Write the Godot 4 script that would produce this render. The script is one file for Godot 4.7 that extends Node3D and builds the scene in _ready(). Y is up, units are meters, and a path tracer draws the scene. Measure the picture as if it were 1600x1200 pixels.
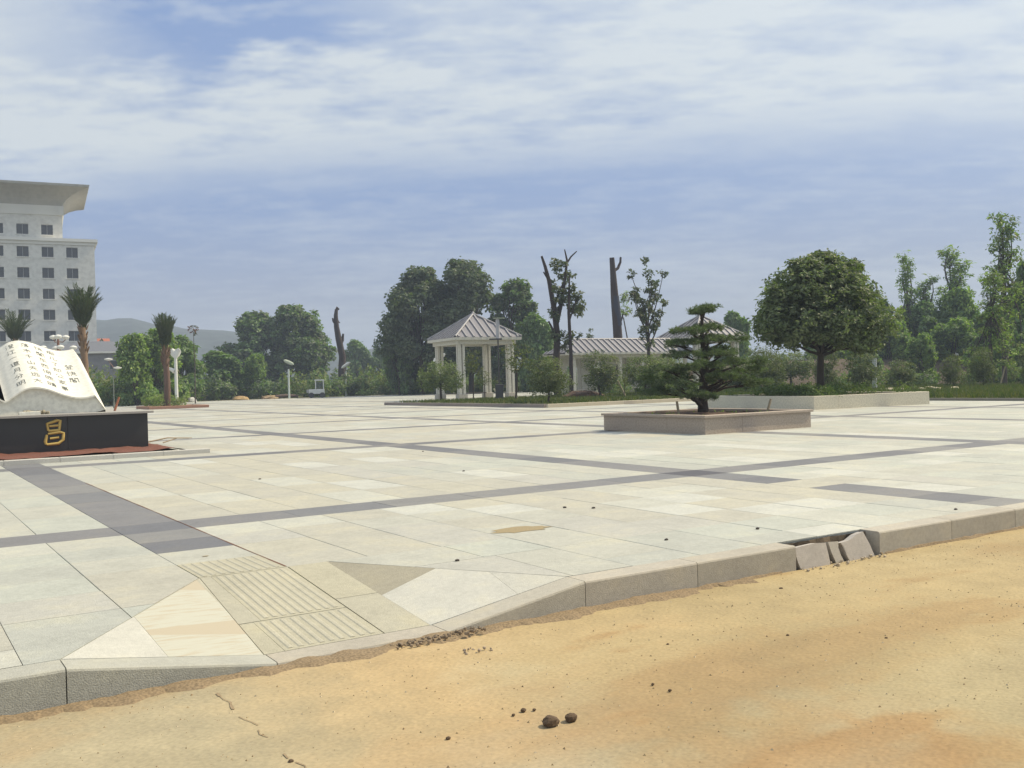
extends Node3D
# A paved civic square seen from the dusty road beside it.
# World axes: x runs along the kerb, -z runs away across the square, y is up, metres.
# The helper v(a, y, b) takes a = metres along the kerb, b = metres across the square.

const SUN_ELEVATION := 48.0
const SUN_TURN := -11.0     # degrees from the kerb's direction towards the far side of the square

var used := {}
var rng := RandomNumberGenerator.new()
var mats := {}

func v(a: float, y: float, b: float) -> Vector3:
	return Vector3(a, y, -b)

# ---------------------------------------------------------------- mesh builder
class MB:
	var p := PackedVector3Array()
	var n := PackedVector3Array()
	var c := PackedColorArray()
	var t := PackedVector2Array()
	var col := Color(1, 1, 1)
	func tri(a: Vector3, b: Vector3, d: Vector3) -> void:
		var m := (d - a).cross(b - a).normalized()
		p.append(a); p.append(b); p.append(d)
		for i in 3:
			n.append(m); c.append(col)
		t.append(Vector2(a.x, a.z)); t.append(Vector2(b.x, b.z)); t.append(Vector2(d.x, d.z))
	func tri_n(a: Vector3, b: Vector3, d: Vector3, na: Vector3, nb: Vector3, nd: Vector3) -> void:
		p.append(a); p.append(b); p.append(d)
		n.append(na); n.append(nb); n.append(nd)
		for i in 3:
			c.append(col)
		t.append(Vector2(a.x, a.z)); t.append(Vector2(b.x, b.z)); t.append(Vector2(d.x, d.z))
	func quad(a: Vector3, b: Vector3, d: Vector3, e: Vector3) -> void:
		tri(a, b, d); tri(a, d, e)
	# corners of a box: eight points, bottom ring then top ring, both anticlockwise from above
	func hexa(q: Array) -> void:
		quad(q[4], q[7], q[6], q[5]); quad(q[0], q[1], q[2], q[3])
		for i in 4:
			var j := (i + 1) % 4
			quad(q[i], q[i + 4], q[j + 4], q[j])
	func box(at: Vector3, s: Vector3) -> void:
		var h := s * 0.5
		var q := []
		for y in [-1, 1]:
			q.append(at + Vector3(-h.x, y * h.y, -h.z)); q.append(at + Vector3(-h.x, y * h.y, h.z))
			q.append(at + Vector3(h.x, y * h.y, h.z)); q.append(at + Vector3(h.x, y * h.y, -h.z))
		hexa(q)
	# a box whose upper edges are chamfered, base at y = 0 of `at`
	func slab(at: Vector3, s: Vector3, e: float) -> void:
		var lo := []
		var mid := []
		var top := []
		for k in 4:
			var sx: float = [-1, -1, 1, 1][k]
			var sz: float = [-1, 1, 1, -1][k]
			lo.append(at + Vector3(sx * s.x / 2, 0, sz * s.z / 2))
			mid.append(at + Vector3(sx * s.x / 2, s.y - e, sz * s.z / 2))
			top.append(at + Vector3(sx * (s.x / 2 - e), s.y, sz * (s.z / 2 - e)))
		quad(top[0], top[3], top[2], top[1])
		for k in 4:
			var j := (k + 1) % 4
			quad(mid[k], top[k], top[j], mid[j])
			quad(lo[k], mid[k], mid[j], lo[j])
	func tube(pts: Array, rad: Array, sides := 8, cap := true) -> void:
		var rings := []
		var ref := Vector3(0.31, 0.2, 0.93).normalized()
		for i in pts.size():
			var d: Vector3 = (pts[min(i + 1, pts.size() - 1)] - pts[max(i - 1, 0)]).normalized()
			var x := ref.cross(d)
			if x.length() < 0.05:
				x = Vector3(1, 0, 0).cross(d)
			x = x.normalized()
			var y := d.cross(x)
			var ring := []
			for k in sides:
				var w := TAU * k / sides
				var o := x * cos(w) + y * sin(w)
				ring.append([pts[i] + o * rad[i], o])
			rings.append(ring)
		for i in pts.size() - 1:
			for k in sides:
				var j := (k + 1) % sides
				var A = rings[i][k]; var B = rings[i][j]; var C = rings[i + 1][j]; var D = rings[i + 1][k]
				tri_n(A[0], C[0], B[0], A[1], C[1], B[1])
				tri_n(A[0], D[0], C[0], A[1], D[1], C[1])
		if cap:
			for k in range(1, sides - 1):
				tri(rings[-1][0][0], rings[-1][k + 1][0], rings[-1][k][0])
	func lathe(at: Vector3, prof: Array, sides := 12) -> void:
		for i in prof.size() - 1:
			for k in sides:
				var w := TAU * k / sides
				var u := TAU * (k + 1) / sides
				var r0: Vector2 = prof[i]
				var r1: Vector2 = prof[i + 1]
				var sl := Vector2(r1.y - r0.y, r0.x - r1.x).normalized()
				var a := at + Vector3(r0.x * cos(w), r0.y, r0.x * sin(w))
				var b := at + Vector3(r0.x * cos(u), r0.y, r0.x * sin(u))
				var d := at + Vector3(r1.x * cos(u), r1.y, r1.x * sin(u))
				var e := at + Vector3(r1.x * cos(w), r1.y, r1.x * sin(w))
				var nw := Vector3(sl.x * cos(w), sl.y, sl.x * sin(w))
				var nu := Vector3(sl.x * cos(u), sl.y, sl.x * sin(u))
				tri_n(a, b, d, nw, nu, nu); tri_n(a, d, e, nw, nu, nw)
	# an uneven lump (stone, clod, heap)
	func lump(at: Vector3, s: Vector3, r: RandomNumberGenerator, rough := 0.25, rings := 4, sides := 7) -> void:
		var g := []
		for i in rings + 1:
			var row := []
			var ph := PI * i / rings
			for k in sides:
				var w := TAU * k / sides
				var f := 1.0 + r.randf_range(-rough, rough)
				row.append(at + Vector3(sin(ph) * cos(w) * s.x, cos(ph) * s.y, sin(ph) * sin(w) * s.z) * f if i > 0 and i < rings else at + Vector3(0, cos(ph) * s.y, 0))
			g.append(row)
		for i in rings:
			for k in sides:
				var j := (k + 1) % sides
				tri(g[i][k], g[i][j], g[i + 1][j]); tri(g[i][k], g[i + 1][j], g[i + 1][k])
	# one leaf: a folded diamond
	func leaf(at: Vector3, nrm: Vector3, dir: Vector3, l: float, w: float) -> void:
		var s := nrm.cross(dir).normalized() * w * 0.5
		var tip := at + dir * l
		var m := at + dir * l * 0.45
		var q := nrm * w * 0.22
		tri(at, m + s + q, tip); tri(at, tip, m - s + q)
	func mesh() -> ArrayMesh:
		var arr := []
		arr.resize(Mesh.ARRAY_MAX)
		arr[Mesh.ARRAY_VERTEX] = p
		arr[Mesh.ARRAY_NORMAL] = n
		arr[Mesh.ARRAY_COLOR] = c
		arr[Mesh.ARRAY_TEX_UV] = t
		var m := ArrayMesh.new()
		m.add_surface_from_arrays(Mesh.PRIMITIVE_TRIANGLES, arr)
		return m

# ---------------------------------------------------------------- objects
func numbered(called: String) -> String:
	var k: int = used.get(called, 0)
	used[called] = k + 1
	return called if k == 0 else "%s_%03d" % [called, k]

func tag(o: Node, label := "", category := "", group := "", kind := "") -> void:
	if label: o.set_meta("label", label)
	if category: o.set_meta("category", category)
	if group: o.set_meta("group", group)
	if kind: o.set_meta("kind", kind)

func thing(called: String, at: Vector3, turn: float, label: String, category: String, group := "") -> Node3D:
	var o := Node3D.new()
	o.name = numbered(called)
	add_child(o)
	o.position = at
	o.rotation.y = turn
	tag(o, label, category, group)
	return o

func part(called: String, m: Mesh, mat: Material, parent: Node3D, at := Vector3.ZERO) -> MeshInstance3D:
	var o := MeshInstance3D.new()
	o.name = called
	o.mesh = m
	o.material_override = mat
	parent.add_child(o, true)
	o.position = at
	return o

func solo(called: String, m: Mesh, mat: Material, at: Vector3, label: String, category: String, group := "") -> MeshInstance3D:
	var o := MeshInstance3D.new()
	o.name = numbered(called)
	o.mesh = m
	o.material_override = mat
	add_child(o)
	o.position = at
	tag(o, label, category, group)
	return o

func structure(called: String, m: Mesh = null, mat: Material = null) -> Node3D:
	var o: Node3D
	if m:
		o = MeshInstance3D.new()
		o.mesh = m
		o.material_override = mat
	else:
		o = Node3D.new()
	o.name = numbered(called)
	add_child(o)
	o.set_meta("kind", "structure")
	return o

func copy(src: Node3D, at: Vector3, turn: float, size: Vector3, label := "", group := "") -> Node3D:
	var base := String(src.name)
	if base.length() > 4 and base.right(4).begins_with("_") and base.right(3).is_valid_int():
		base = base.left(base.length() - 4)
	var o: Node3D = src.duplicate()
	o.name = numbered(base)
	add_child(o)
	o.position = at
	o.rotation.y = turn
	o.scale = size
	if label: o.set_meta("label", label)
	if group: o.set_meta("group", group)
	return o

# ---------------------------------------------------------------- materials
func lin(r: float, g: float, b: float) -> Color:
	return Color(r, g, b).linear_to_srgb()

func noise_tex(freq: float, lo: float, hi: float, seed_: int, size := 512, octaves := 4) -> ImageTexture:
	var f := FastNoiseLite.new()
	f.seed = seed_
	f.frequency = freq
	f.fractal_octaves = octaves
	var im := f.get_seamless_image(size, size)
	im.convert(Image.FORMAT_L8)
	var d := im.get_data()
	var lut := PackedByteArray()
	for i in 256:
		lut.append(int(clampf(lerpf(lo, hi, i / 255.0), 0, 1) * 255))
	for i in d.size():
		d[i] = lut[d[i]]
	return ImageTexture.create_from_image(Image.create_from_data(size, size, false, Image.FORMAT_L8, d))

# granite: fine speckle, cloudy patches of dust and weathering
func granite_tex(seed_: int) -> ImageTexture:
	var n := 1024
	var d := []
	for k in 4:
		var f := FastNoiseLite.new()
		f.seed = seed_ + k
		f.frequency = [0.3, 0.06, 0.012, 0.004][k]
		f.fractal_octaves = [2, 3, 4, 4][k]
		var im := f.get_seamless_image(n, n)
		im.convert(Image.FORMAT_L8)
		d.append(im.get_data())
	var out := PackedByteArray()
	out.resize(n * n * 3)
	var d0: PackedByteArray = d[0]
	var d1: PackedByteArray = d[1]
	var d2: PackedByteArray = d[2]
	var d3: PackedByteArray = d[3]
	for i in n * n:
		var t := 228.0 + (d0[i] - 128) * 0.16 + (d1[i] - 128) * 0.08 + (d2[i] - 128) * 0.06 + (d3[i] - 128) * 0.06
		var dust := maxf(0.0, d2[i] * 0.5 + d3[i] * 0.5 - 140) * 0.12
		out[i * 3] = int(clampf(t, 0, 255))
		out[i * 3 + 1] = int(clampf(t - dust * 0.25, 0, 255))
		out[i * 3 + 2] = int(clampf(t - dust, 0, 255))
	return ImageTexture.create_from_image(Image.create_from_data(n, n, false, Image.FORMAT_RGB8, out))

func bump_tex(freq: float, seed_: int, strength: float, size := 512) -> ImageTexture:
	var f := FastNoiseLite.new()
	f.seed = seed_
	f.frequency = freq
	var im := f.get_seamless_image(size, size)
	im.convert(Image.FORMAT_RGBA8)
	im.bump_map_to_normal_map(strength)
	return ImageTexture.create_from_image(im)

func plain(key: String, color: Color, rough := 0.8, metal := 0.0, tex: Texture2D = null, scale_ := 1.0, bump: Texture2D = null) -> StandardMaterial3D:
	if mats.has(key):
		return mats[key]
	var m := StandardMaterial3D.new()
	m.albedo_color = color
	m.roughness = rough
	m.metallic = metal
	if tex:
		m.albedo_texture = tex
	if bump:
		m.normal_enabled = true
		m.normal_texture = bump
		m.normal_scale = 0.25
	if tex or bump:
		m.uv1_triplanar = true
		m.uv1_world_triplanar = true
		m.uv1_scale = Vector3.ONE * scale_
	mats[key] = m
	return m

func tinted(key: String, rough := 0.8, tex: Texture2D = null, scale_ := 1.0, bump: Texture2D = null) -> StandardMaterial3D:
	var m := plain(key, Color(1, 1, 1), rough, 0.0, tex, scale_, bump)
	m.vertex_color_use_as_albedo = true
	return m

func foliage_mat(key: String) -> StandardMaterial3D:
	var m := tinted(key, 0.55)
	m.backlight_enabled = true
	m.backlight = Color(0.82, 0.92, 0.5)
	return m

# ---------------------------------------------------------------- foliage
func unit(r: RandomNumberGenerator) -> Vector3:
	var z := r.randf_range(-1, 1)
	var w := r.randf() * TAU
	var s := sqrt(1 - z * z)
	return Vector3(s * cos(w), z, s * sin(w))

# leaves in clumps spread through ellipsoids: blobs = [[centre, radii, clumps], ...]
func leaf_cloud(seed_: int, blobs: Array, per: int, clump: float, size: float, pal: Array, aspect := 0.6, hollow := 0.45, droop := 0.0) -> ArrayMesh:
	var r := RandomNumberGenerator.new()
	r.seed = seed_
	var m := MB.new()
	for bl in blobs:
		for i in int(bl[2]):
			var u := unit(r)
			var d := lerpf(hollow, 1.0, sqrt(r.randf()))
			var ctr: Vector3 = bl[0] + u * bl[1] * d
			m.col = pal[r.randi() % pal.size()] * r.randf_range(0.8, 1.2)
			m.col.a = 1
			var cr := clump * r.randf_range(0.6, 1.3)
			for k in per:
				var o := unit(r) * cr * pow(r.randf(), 0.5)
				o.y *= 0.7
				var nn := (unit(r) * 0.75 + Vector3(0, 0.6, 0) + u * 0.6).normalized()
				var dir := nn.cross(unit(r)).normalized()
				dir = (dir + Vector3(0, -droop, 0)).normalized()
				m.leaf(ctr + o, nn, dir, size * r.randf_range(0.7, 1.35), size * aspect)
	return m.mesh()

const DARK := [Color(0.105, 0.14, 0.09), Color(0.13, 0.165, 0.105), Color(0.155, 0.185, 0.12)]
const MID := [Color(0.15, 0.235, 0.095), Color(0.175, 0.265, 0.105), Color(0.2, 0.275, 0.115)]
const FRESH := [Color(0.28, 0.38, 0.1), Color(0.31, 0.41, 0.12), Color(0.24, 0.33, 0.1)]
const OLIVE := [Color(0.2, 0.225, 0.1), Color(0.233, 0.25, 0.108), Color(0.166, 0.2, 0.083)]

func limb(m: MB, from: Vector3, to: Vector3, r0: float, r1: float, r: RandomNumberGenerator, bend := 0.12) -> void:
	var pts := []
	var rad := []
	var side := unit(r) * (to - from).length() * bend
	for i in 5:
		var f := i / 4.0
		pts.append(from.lerp(to, f) + side * sin(f * PI))
		rad.append(lerpf(r0, r1, f))
	m.tube(pts, rad, 6)

func tree(called: String, at: Vector3, trunk_h: float, trunk_r: float, blobs: Array, leaf_mesh: ArrayMesh, bark: Material, leaves: Material, label: String, category := "tree", group := "", seed_ := 1) -> Node3D:
	var r := RandomNumberGenerator.new()
	r.seed = seed_
	var o := thing(called, at, 0, label, category, group)
	var m := MB.new()
	var top := Vector3(r.randf_range(-0.1, 0.1), trunk_h, r.randf_range(-0.1, 0.1))
	m.tube([Vector3(0, -0.15, 0), Vector3(0, 0.1, 0), top * 0.5 + Vector3(r.randf_range(-0.06, 0.06), 0, 0), top], [trunk_r * 1.5, trunk_r * 1.1, trunk_r * 0.9, trunk_r * 0.75], 9)
	for bl in blobs:
		var c: Vector3 = bl[0]
		limb(m, top * r.randf_range(0.75, 1.0), c, trunk_r * 0.5, trunk_r * 0.12, r)
		for k in 3:
			var e: Vector3 = c + unit(r) * bl[1] * 0.75
			limb(m, c.lerp(top, 0.3), e, trunk_r * 0.16, trunk_r * 0.04, r)
	part("trunk", m.mesh(), bark, o)
	part("crown", leaf_mesh, leaves, o)
	return o

# ---------------------------------------------------------------- sky
func make_sky() -> Sky:
	var w := 4096
	var h := 2048
	var img := Image.create(w, h, false, Image.FORMAT_RGBF)
	img.fill(Color(0.30, 0.29, 0.26))
	var na := FastNoiseLite.new()
	na.seed = 11; na.frequency = 0.55; na.fractal_octaves = 6; na.fractal_gain = 0.55
	na.domain_warp_enabled = true; na.domain_warp_amplitude = 0.5; na.domain_warp_frequency = 0.8
	var nb := FastNoiseLite.new()
	nb.seed = 5; nb.frequency = 3.0; nb.fractal_octaves = 5; nb.fractal_gain = 0.62
	var nc := FastNoiseLite.new()
	nc.seed = 23; nc.frequency = 9.0; nc.fractal_octaves = 4; nc.fractal_gain = 0.6
	var top := Color(0.15, 0.275, 0.575)
	var mid := Color(0.255, 0.36, 0.585)
	var low := Color(0.375, 0.415, 0.49)
	var white := Color(0.63, 0.685, 0.72)
	var face := deg_to_rad(32.9)
	var se := deg_to_rad(SUN_ELEVATION)
	var st := deg_to_rad(SUN_TURN)
	var to_sun := v(cos(st) * cos(se), sin(se), sin(st) * cos(se))
	var y := 0
	while y < h / 2 + 16:
		# the same sky throughout, sampled finely where it is low in the sky and coarsely overhead
		var fine_row := y > h / 2 - 520
		var el0 := PI * (0.5 - (y + 0.5) / h)
		var x := 0
		while x < w:
			var az := TAU * (x + 0.5) / w - face
			var fine := fine_row and absf(wrapf(az, -PI, PI)) < 0.9
			var step := 1 if fine else 8
			if not fine and y % 8 != 0:
				x += 8
				continue
			var el := maxf(el0, 0.0)
			var s := sin(el)
			var base := low.lerp(mid, smoothstep(0.02, 0.2, s)).lerp(top, smoothstep(0.2, 0.75, s))
			# the cloud layer as a sheet overhead, seen in perspective
			var d := cos(el) / (s + 0.09)
			var px := sin(az) * d
			var pz := cos(az) * d
			var n1 := na.get_noise_2d(px * 0.6 + 3.7, pz * 0.75)
			var n2 := nb.get_noise_2d(px * 0.6, pz * 1.0)
			var n3 := nc.get_noise_2d(px * 0.5 + pz * 0.1, pz * 1.1)
			# a bank of altocumulus with an edge about thirteen degrees up, thinning towards the horizon
			var bank := 1.0 - smoothstep(2.7, 3.4, pz + 0.5 * n1 + 0.35 * n2 + 0.15 * n3 + 0.12 * px)
			var hole := exp(-(pow((px + 0.62) / 0.42, 2) + pow((pz - 2.1 + 0.3 * n2 + 0.12 * n3 + 0.1 * px) / 0.24, 2)))
			var cover := clampf(bank * (0.88 + 0.55 * n1 + 0.5 * n2 + 0.32 * n3) - (1.05 + 0.6 * n2 + 0.4 * n3) * hole, 0, 1)
			var thin := clampf(0.08 + 0.55 * n1 + 0.35 * n2 + 0.25 * n3 + 0.16 * smoothstep(3.6, 4.8, pz), 0, 1) * (1.0 - bank) * 0.75
			var k := clampf(cover + thin, 0, 0.96)
			if el < 0.1:
				k *= smoothstep(-0.02, 0.1, el)
			# thin haze scatters sunlight forwards: the sky is whiter towards the sun
			var wa := TAU * (x + 0.5) / w
			var glow := pow(maxf(0.0, Vector3(sin(wa) * cos(el), s, -cos(wa) * cos(el)).dot(to_sun)), 3.0)
			var c := base.lerp(white, clampf(k + 0.9 * glow * (1.0 - k), 0, 1)) * (1.0 + 0.35 * glow)
			if fine: img.set_pixel(x, y, c)
			else: img.fill_rect(Rect2i(x, y, 8, 8), c)
			x += step
		y += 1
	var pm := PanoramaSkyMaterial.new()
	pm.panorama = ImageTexture.create_from_image(img)
	var sky := Sky.new()
	sky.sky_material = pm
	return sky

func set_view() -> void:
	var cam := Camera3D.new()
	cam.name = "camera"
	add_child(cam)
	cam.position = Vector3(0, 1.4, 0)
	cam.rotation_degrees = Vector3(-0.236, -32.902, -1.54)
	cam.fov = 42.86
	cam.near = 0.1
	cam.far = 9000
	cam.current = true
	var env := Environment.new()
	env.background_mode = Environment.BG_SKY
	env.sky = make_sky()
	env.tonemap_mode = Environment.TONE_MAPPER_LINEAR
	env.tonemap_exposure = 1.1
	env.background_energy_multiplier = 1.0
	env.fog_enabled = true
	env.fog_density = 0.0009
	env.fog_light_color = Color(0.76, 0.82, 0.92)
	env.sdfgi_enabled = true
	env.ssao_enabled = true
	env.ssil_enabled = true
	var we := WorldEnvironment.new()
	we.name = "world_environment"
	we.environment = env
	add_child(we)
	var sun := DirectionalLight3D.new()
	sun.name = "sun"
	add_child(sun)
	var e := deg_to_rad(SUN_ELEVATION)
	var t := deg_to_rad(SUN_TURN)
	var towards := v(cos(t) * cos(e), sin(e), sin(t) * cos(e))
	sun.look_at_from_position(towards * 100, Vector3.ZERO, Vector3.UP)
	sun.light_color = Color(1.0, 0.93, 0.8)
	sun.light_energy = 1.58
	sun.light_angular_distance = 0.6
	sun.shadow_enabled = true

# ---------------------------------------------------------------- ground and road
func sheet(x0: float, x1: float, b0: float, b1: float, y: float) -> ArrayMesh:
	var m := MB.new()
	m.quad(v(x0, y, b0), v(x0, y, b1), v(x1, y, b1), v(x1, y, b0))
	return m.mesh()

func road_texture() -> ImageTexture:
	var w := 1536
	var h := 768
	var layers := []
	for k in 5:
		var f := FastNoiseLite.new()
		f.seed = 40 + k
		f.frequency = [0.0029, 0.008, 0.027, 0.35, 0.0053][k]
		f.fractal_octaves = [4, 5, 4, 3, 5][k]
		var im: Image
		if k == 4 or k == 1:      # drawn out along the traffic's direction
			im = f.get_image(w / 3, h)
			im.resize(w, h, Image.INTERPOLATE_CUBIC)
		else:
			im = f.get_image(w, h)
		im.convert(Image.FORMAT_L8)
		layers.append(im.get_data())
	var out := PackedByteArray()
	out.resize(w * h * 3)
	var l0: PackedByteArray = layers[0]
	var l1: PackedByteArray = layers[1]
	var l2: PackedByteArray = layers[2]
	var l3: PackedByteArray = layers[3]
	var l4: PackedByteArray = layers[4]
	for j in h:
		var b := 8.0 - j * 8.0 / h
		for i in w:
			var a := i * 16.0 / w
			var q := j * w + i
			var n0 := l0[q] / 255.0
			var n1 := l1[q] / 255.0
			var n2 := l2[q] / 255.0
			var n3 := l3[q] / 255.0
			var n4 := l4[q] / 255.0
			# sand over concrete; bare grey concrete where the wheels run, reddish clay tracked in patches
			var r := 0.815
			var g := 0.715
			var bl := 0.535
			var bare := smoothstep(0.38, 0.75, n0 * 0.5 + n2 * 0.2 + 0.45 * smoothstep(4.6, 3.3, b + 0.16 * a - 0.25 + n1 * 0.7))
			r = lerpf(r, 0.775, bare); g = lerpf(g, 0.725, bare); bl = lerpf(bl, 0.6, bare)
			# thinner, greyer dust over the concrete on the left
			var left_side := smoothstep(2.7, 0.9, a + (n0 - 0.5) * 1.2 + (n2 - 0.5) * 0.5)
			r = lerpf(r, 0.735, left_side * 0.85); g = lerpf(g, 0.7, left_side * 0.85); bl = lerpf(bl, 0.585, left_side * 0.85)
			var right_side := smoothstep(2.6, 4.6, a + (n0 - 0.5) * 2.0)
			var clay := smoothstep(0.49, 0.72, n4 * 0.6 + n1 * 0.28 + n2 * 0.2 + 0.06 * (right_side - 0.55)) * (0.25 + 0.65 * right_side)
			clay = clampf(clay + smoothstep(0.55, 0.7, n1 * 0.7 + n4 * 0.2 + n2 * 0.12) * 0.75 * right_side, 0, 1)
			r = lerpf(r, 0.66, clay); g = lerpf(g, 0.515, clay); bl = lerpf(bl, 0.345, clay)
			r = lerpf(r, 0.72, right_side * 0.6); g = lerpf(g, 0.66, right_side * 0.6); bl = lerpf(bl, 0.49, right_side * 0.6)
			var f2 := 1.0 + (n2 - 0.5) * 0.1 + (n3 - 0.5) * 0.16 + (n1 - 0.5) * 0.12
			if n3 > 0.76:
				f2 *= 0.9
			out[q * 3] = int(clampf(r * f2, 0, 1) * 255)
			out[q * 3 + 1] = int(clampf(g * f2, 0, 1) * 255)
			out[q * 3 + 2] = int(clampf(bl * f2, 0, 1) * 255)
	return ImageTexture.create_from_image(Image.create_from_data(w, h, false, Image.FORMAT_RGB8, out))

func build_ground() -> void:
	var earth := plain("earth", lin(0.17, 0.15, 0.085), 0.95, 0, noise_tex(0.02, 0.55, 1.1, 3), 0.07)
	structure("terrain", sheet(-4500, 6000, -1500, 6500, -0.34), earth)
	var park := structure("park_ground")
	var pg := MB.new()
	for q in [[-160.0, 0.6, 5.62, 7.45], [4.2, 320.0, 5.62, 7.45], [-160.0, 320.0, 7.45, 420.0]]:
		pg.quad(v(q[0], -0.07, q[2]), v(q[0], -0.07, q[3]), v(q[1], -0.07, q[3]), v(q[1], -0.07, q[2]))
	part("scrub_soil", pg.mesh(), plain("scrub", lin(0.16, 0.15, 0.07), 0.95, 0, noise_tex(0.03, 0.5, 1.15, 9), 0.12), park)
	# road: a worn sheet with faint undulations
	var road := structure("road")
	var f := FastNoiseLite.new()
	f.seed = 77; f.frequency = 0.35; f.fractal_octaves = 4
	var m := MB.new()
	var x := -2.0
	var hgt := func(a: float, b: float) -> float:
		return -0.2 + 0.012 * f.get_noise_2d(a * 0.6, b) + 0.004 * f.get_noise_2d(a * 4, b * 6)
	while x < 15.99:
		var b := 1.0
		while b < 5.37:
			var q := [v(x, hgt.call(x, b), b), v(x, hgt.call(x, b + 0.11), b + 0.11), v(x + 0.15, hgt.call(x + 0.15, b + 0.11), b + 0.11), v(x + 0.15, hgt.call(x + 0.15, b), b)]
			m.quad(q[0], q[1], q[2], q[3])
			b += 0.11
		x += 0.15
	m.quad(v(-40, -0.202, -12), v(-40, -0.202, 1.0), v(80, -0.202, 1.0), v(80, -0.202, -12))
	m.quad(v(-40, -0.202, 1.0), v(-40, -0.202, 5.4), v(-2, -0.202, 5.4), v(-2, -0.202, 1.0))
	m.quad(v(16, -0.202, 1.0), v(16, -0.202, 5.4), v(80, -0.202, 5.4), v(80, -0.202, 1.0))
	var rm := StandardMaterial3D.new()
	rm.albedo_texture = road_texture()
	rm.albedo_color = lin(0.65, 0.65, 0.66)
	rm.uv1_scale = Vector3(1.0 / 16, 1.0 / 8, 1)
	rm.roughness = 0.92
	rm.normal_enabled = true
	rm.normal_texture = bump_tex(0.3, 21, 3.0, 1024)
	rm.normal_scale = 0.14
	part("road_surface", m.mesh(), rm, road)
	# damp silt washed up against the kerb
	var dirt := plain("silt", lin(0.275, 0.205, 0.125), 0.95, 0, noise_tex(0.09, 0.62, 1.15, 31), 1.0)
	for run in [[-3.0, 6.02, 0.0], [7.25, 15.0, 0.3]]:
		var s := MB.new()
		var a: float = run[0]
		var prev := []
		while a < run[1]:
			var wd: float = 0.06 + 0.17 * maxf(0, 0.4 + f.get_noise_2d(a * 4.0, 3.0 + run[2])) + 0.05 * f.get_noise_2d(a * 40, 1)
			if run[2] > 0: wd *= 0.35
			if a > 5.6 and a < 6.1: wd *= 0.25
			var hk := 0.022 + 0.02 * f.get_noise_2d(a * 9, 7)
			var row := [v(a, -0.197 + hk, 5.41), v(a, -0.19 + hk * 0.4, 5.41 - wd * 0.5), v(a, -0.203, 5.41 - wd)]
			if prev.size():
				for k in 2:
					s.quad(prev[k], row[k], row[k + 1], prev[k + 1])
			prev = row
			a += 0.045
		part("silt_deposit", s.mesh(), dirt, road)
	# the expansion joint with its filler of dirt
	var j := MB.new()
	var pb := 5.2
	var pa := 1.43
	while pb > 1.2:
		var na := 1.44 + 0.05 * f.get_noise_2d(pb * 9, 50)
		var w := 0.0025 + 0.016 * maxf(0, f.get_noise_2d(pb * 14, 8))
		var y0: float = hgt.call(pa, pb) + 0.0035
		var y1: float = hgt.call(na, pb - 0.06) + 0.0035
		if f.get_noise_2d(pb * 11, 31) > -0.12: j.quad(v(pa - w, y0, pb), v(pa + w, y0, pb), v(na + w, y1, pb - 0.06), v(na - w, y1, pb - 0.06))
		pa = na
		pb -= 0.06
	part("expansion_joint", j.mesh(), plain("joint_dirt", lin(0.33, 0.25, 0.155), 0.95, 0, noise_tex(0.1, 0.6, 1.2, 34), 3.0), road)
	# clods, pebbles and litter lying on the road
	var clod := plain("clod", lin(0.15, 0.1, 0.06), 0.95, 0, noise_tex(0.05, 0.5, 1.1, 33), 9.0)
	var pebbles := [[2.57, 3.72, 0.034], [2.68, 3.71, 0.027], [2.57, 3.95, 0.013], [2.50, 3.93, 0.008], [2.62, 3.93, 0.008], [2.1, 3.85, 0.01], [3.33, 3.88, 0.008], [3.33, 3.75, 0.009], [1.43, 4.02, 0.011], [1.8, 3.5, 0.009], [3.9, 4.4, 0.008], [4.6, 4.1, 0.009], [5.55, 5.0, 0.014], [5.0, 3.7, 0.008]]
	for k in pebbles.size():
		var e = pebbles[k]
		var g := MB.new()
		g.lump(Vector3.ZERO, Vector3(e[2] * 1.2, e[2] * 0.75, e[2]), rng, 0.13, 6, 10)
		var lab: String = "small dark pebble lying on the sandy road"
		var grp := "pebbles on the road"
		if k == 0: lab = "largest dark clod of earth on the sandy road"; grp = ""
		elif k == 1: lab = "rounded dark clod beside the largest clod on the road"; grp = ""
		solo("pebble" if k > 1 else "earth_clod", g.mesh(), clod, v(e[0], -0.2 + e[2] * 0.5, e[1]), lab, "stone" if k > 1 else "clod", grp)
	var grit := MB.new()
	for k in 3400:
		var ga := rng.randf_range(-0.4, 9.0)
		var gb := rng.randf_range(2.6, 5.38)
		var gs := 0.0022 + 0.0045 * pow(rng.randf(), 4.0)
		grit.col = [Color(0.34, 0.26, 0.15), Color(0.42, 0.34, 0.21), Color(0.26, 0.19, 0.11), Color(0.48, 0.41, 0.29)][rng.randi() % 4]
		var gy: float = hgt.call(ga, gb)
		var up := v(ga, gy + gs * 1.3, gb)
		var tw := rng.randf() * TAU
		var tri := []
		for u in 3: tri.append(v(ga + cos(tw + u * TAU / 3) * gs * 1.5, gy - 0.001, gb + sin(tw + u * TAU / 3) * gs * 1.5))
		for u in 3: grit.tri(up, tri[u], tri[(u + 1) % 3])
	part("grit", grit.mesh(), tinted("grit", 0.95), road).set_meta("kind", "stuff")
	var gr := MB.new()
	for k in 14:
		var u := unit(rng) * Vector3(0.09, 0.012, 0.07)
		gr.lump(u + Vector3(0, 0.006, 0), Vector3.ONE * rng.randf_range(0.005, 0.014), rng, 0.35, 3, 5)
	var gp := solo("mortar_crumbs", gr.mesh(), plain("mortar", lin(0.32, 0.26, 0.2), 0.95), v(2.93, -0.2, 4.98), "patch of grey mortar crumbs on the road below the ramp", "rubble")
	gp.set_meta("kind", "stuff")
	var rb := MB.new()
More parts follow.
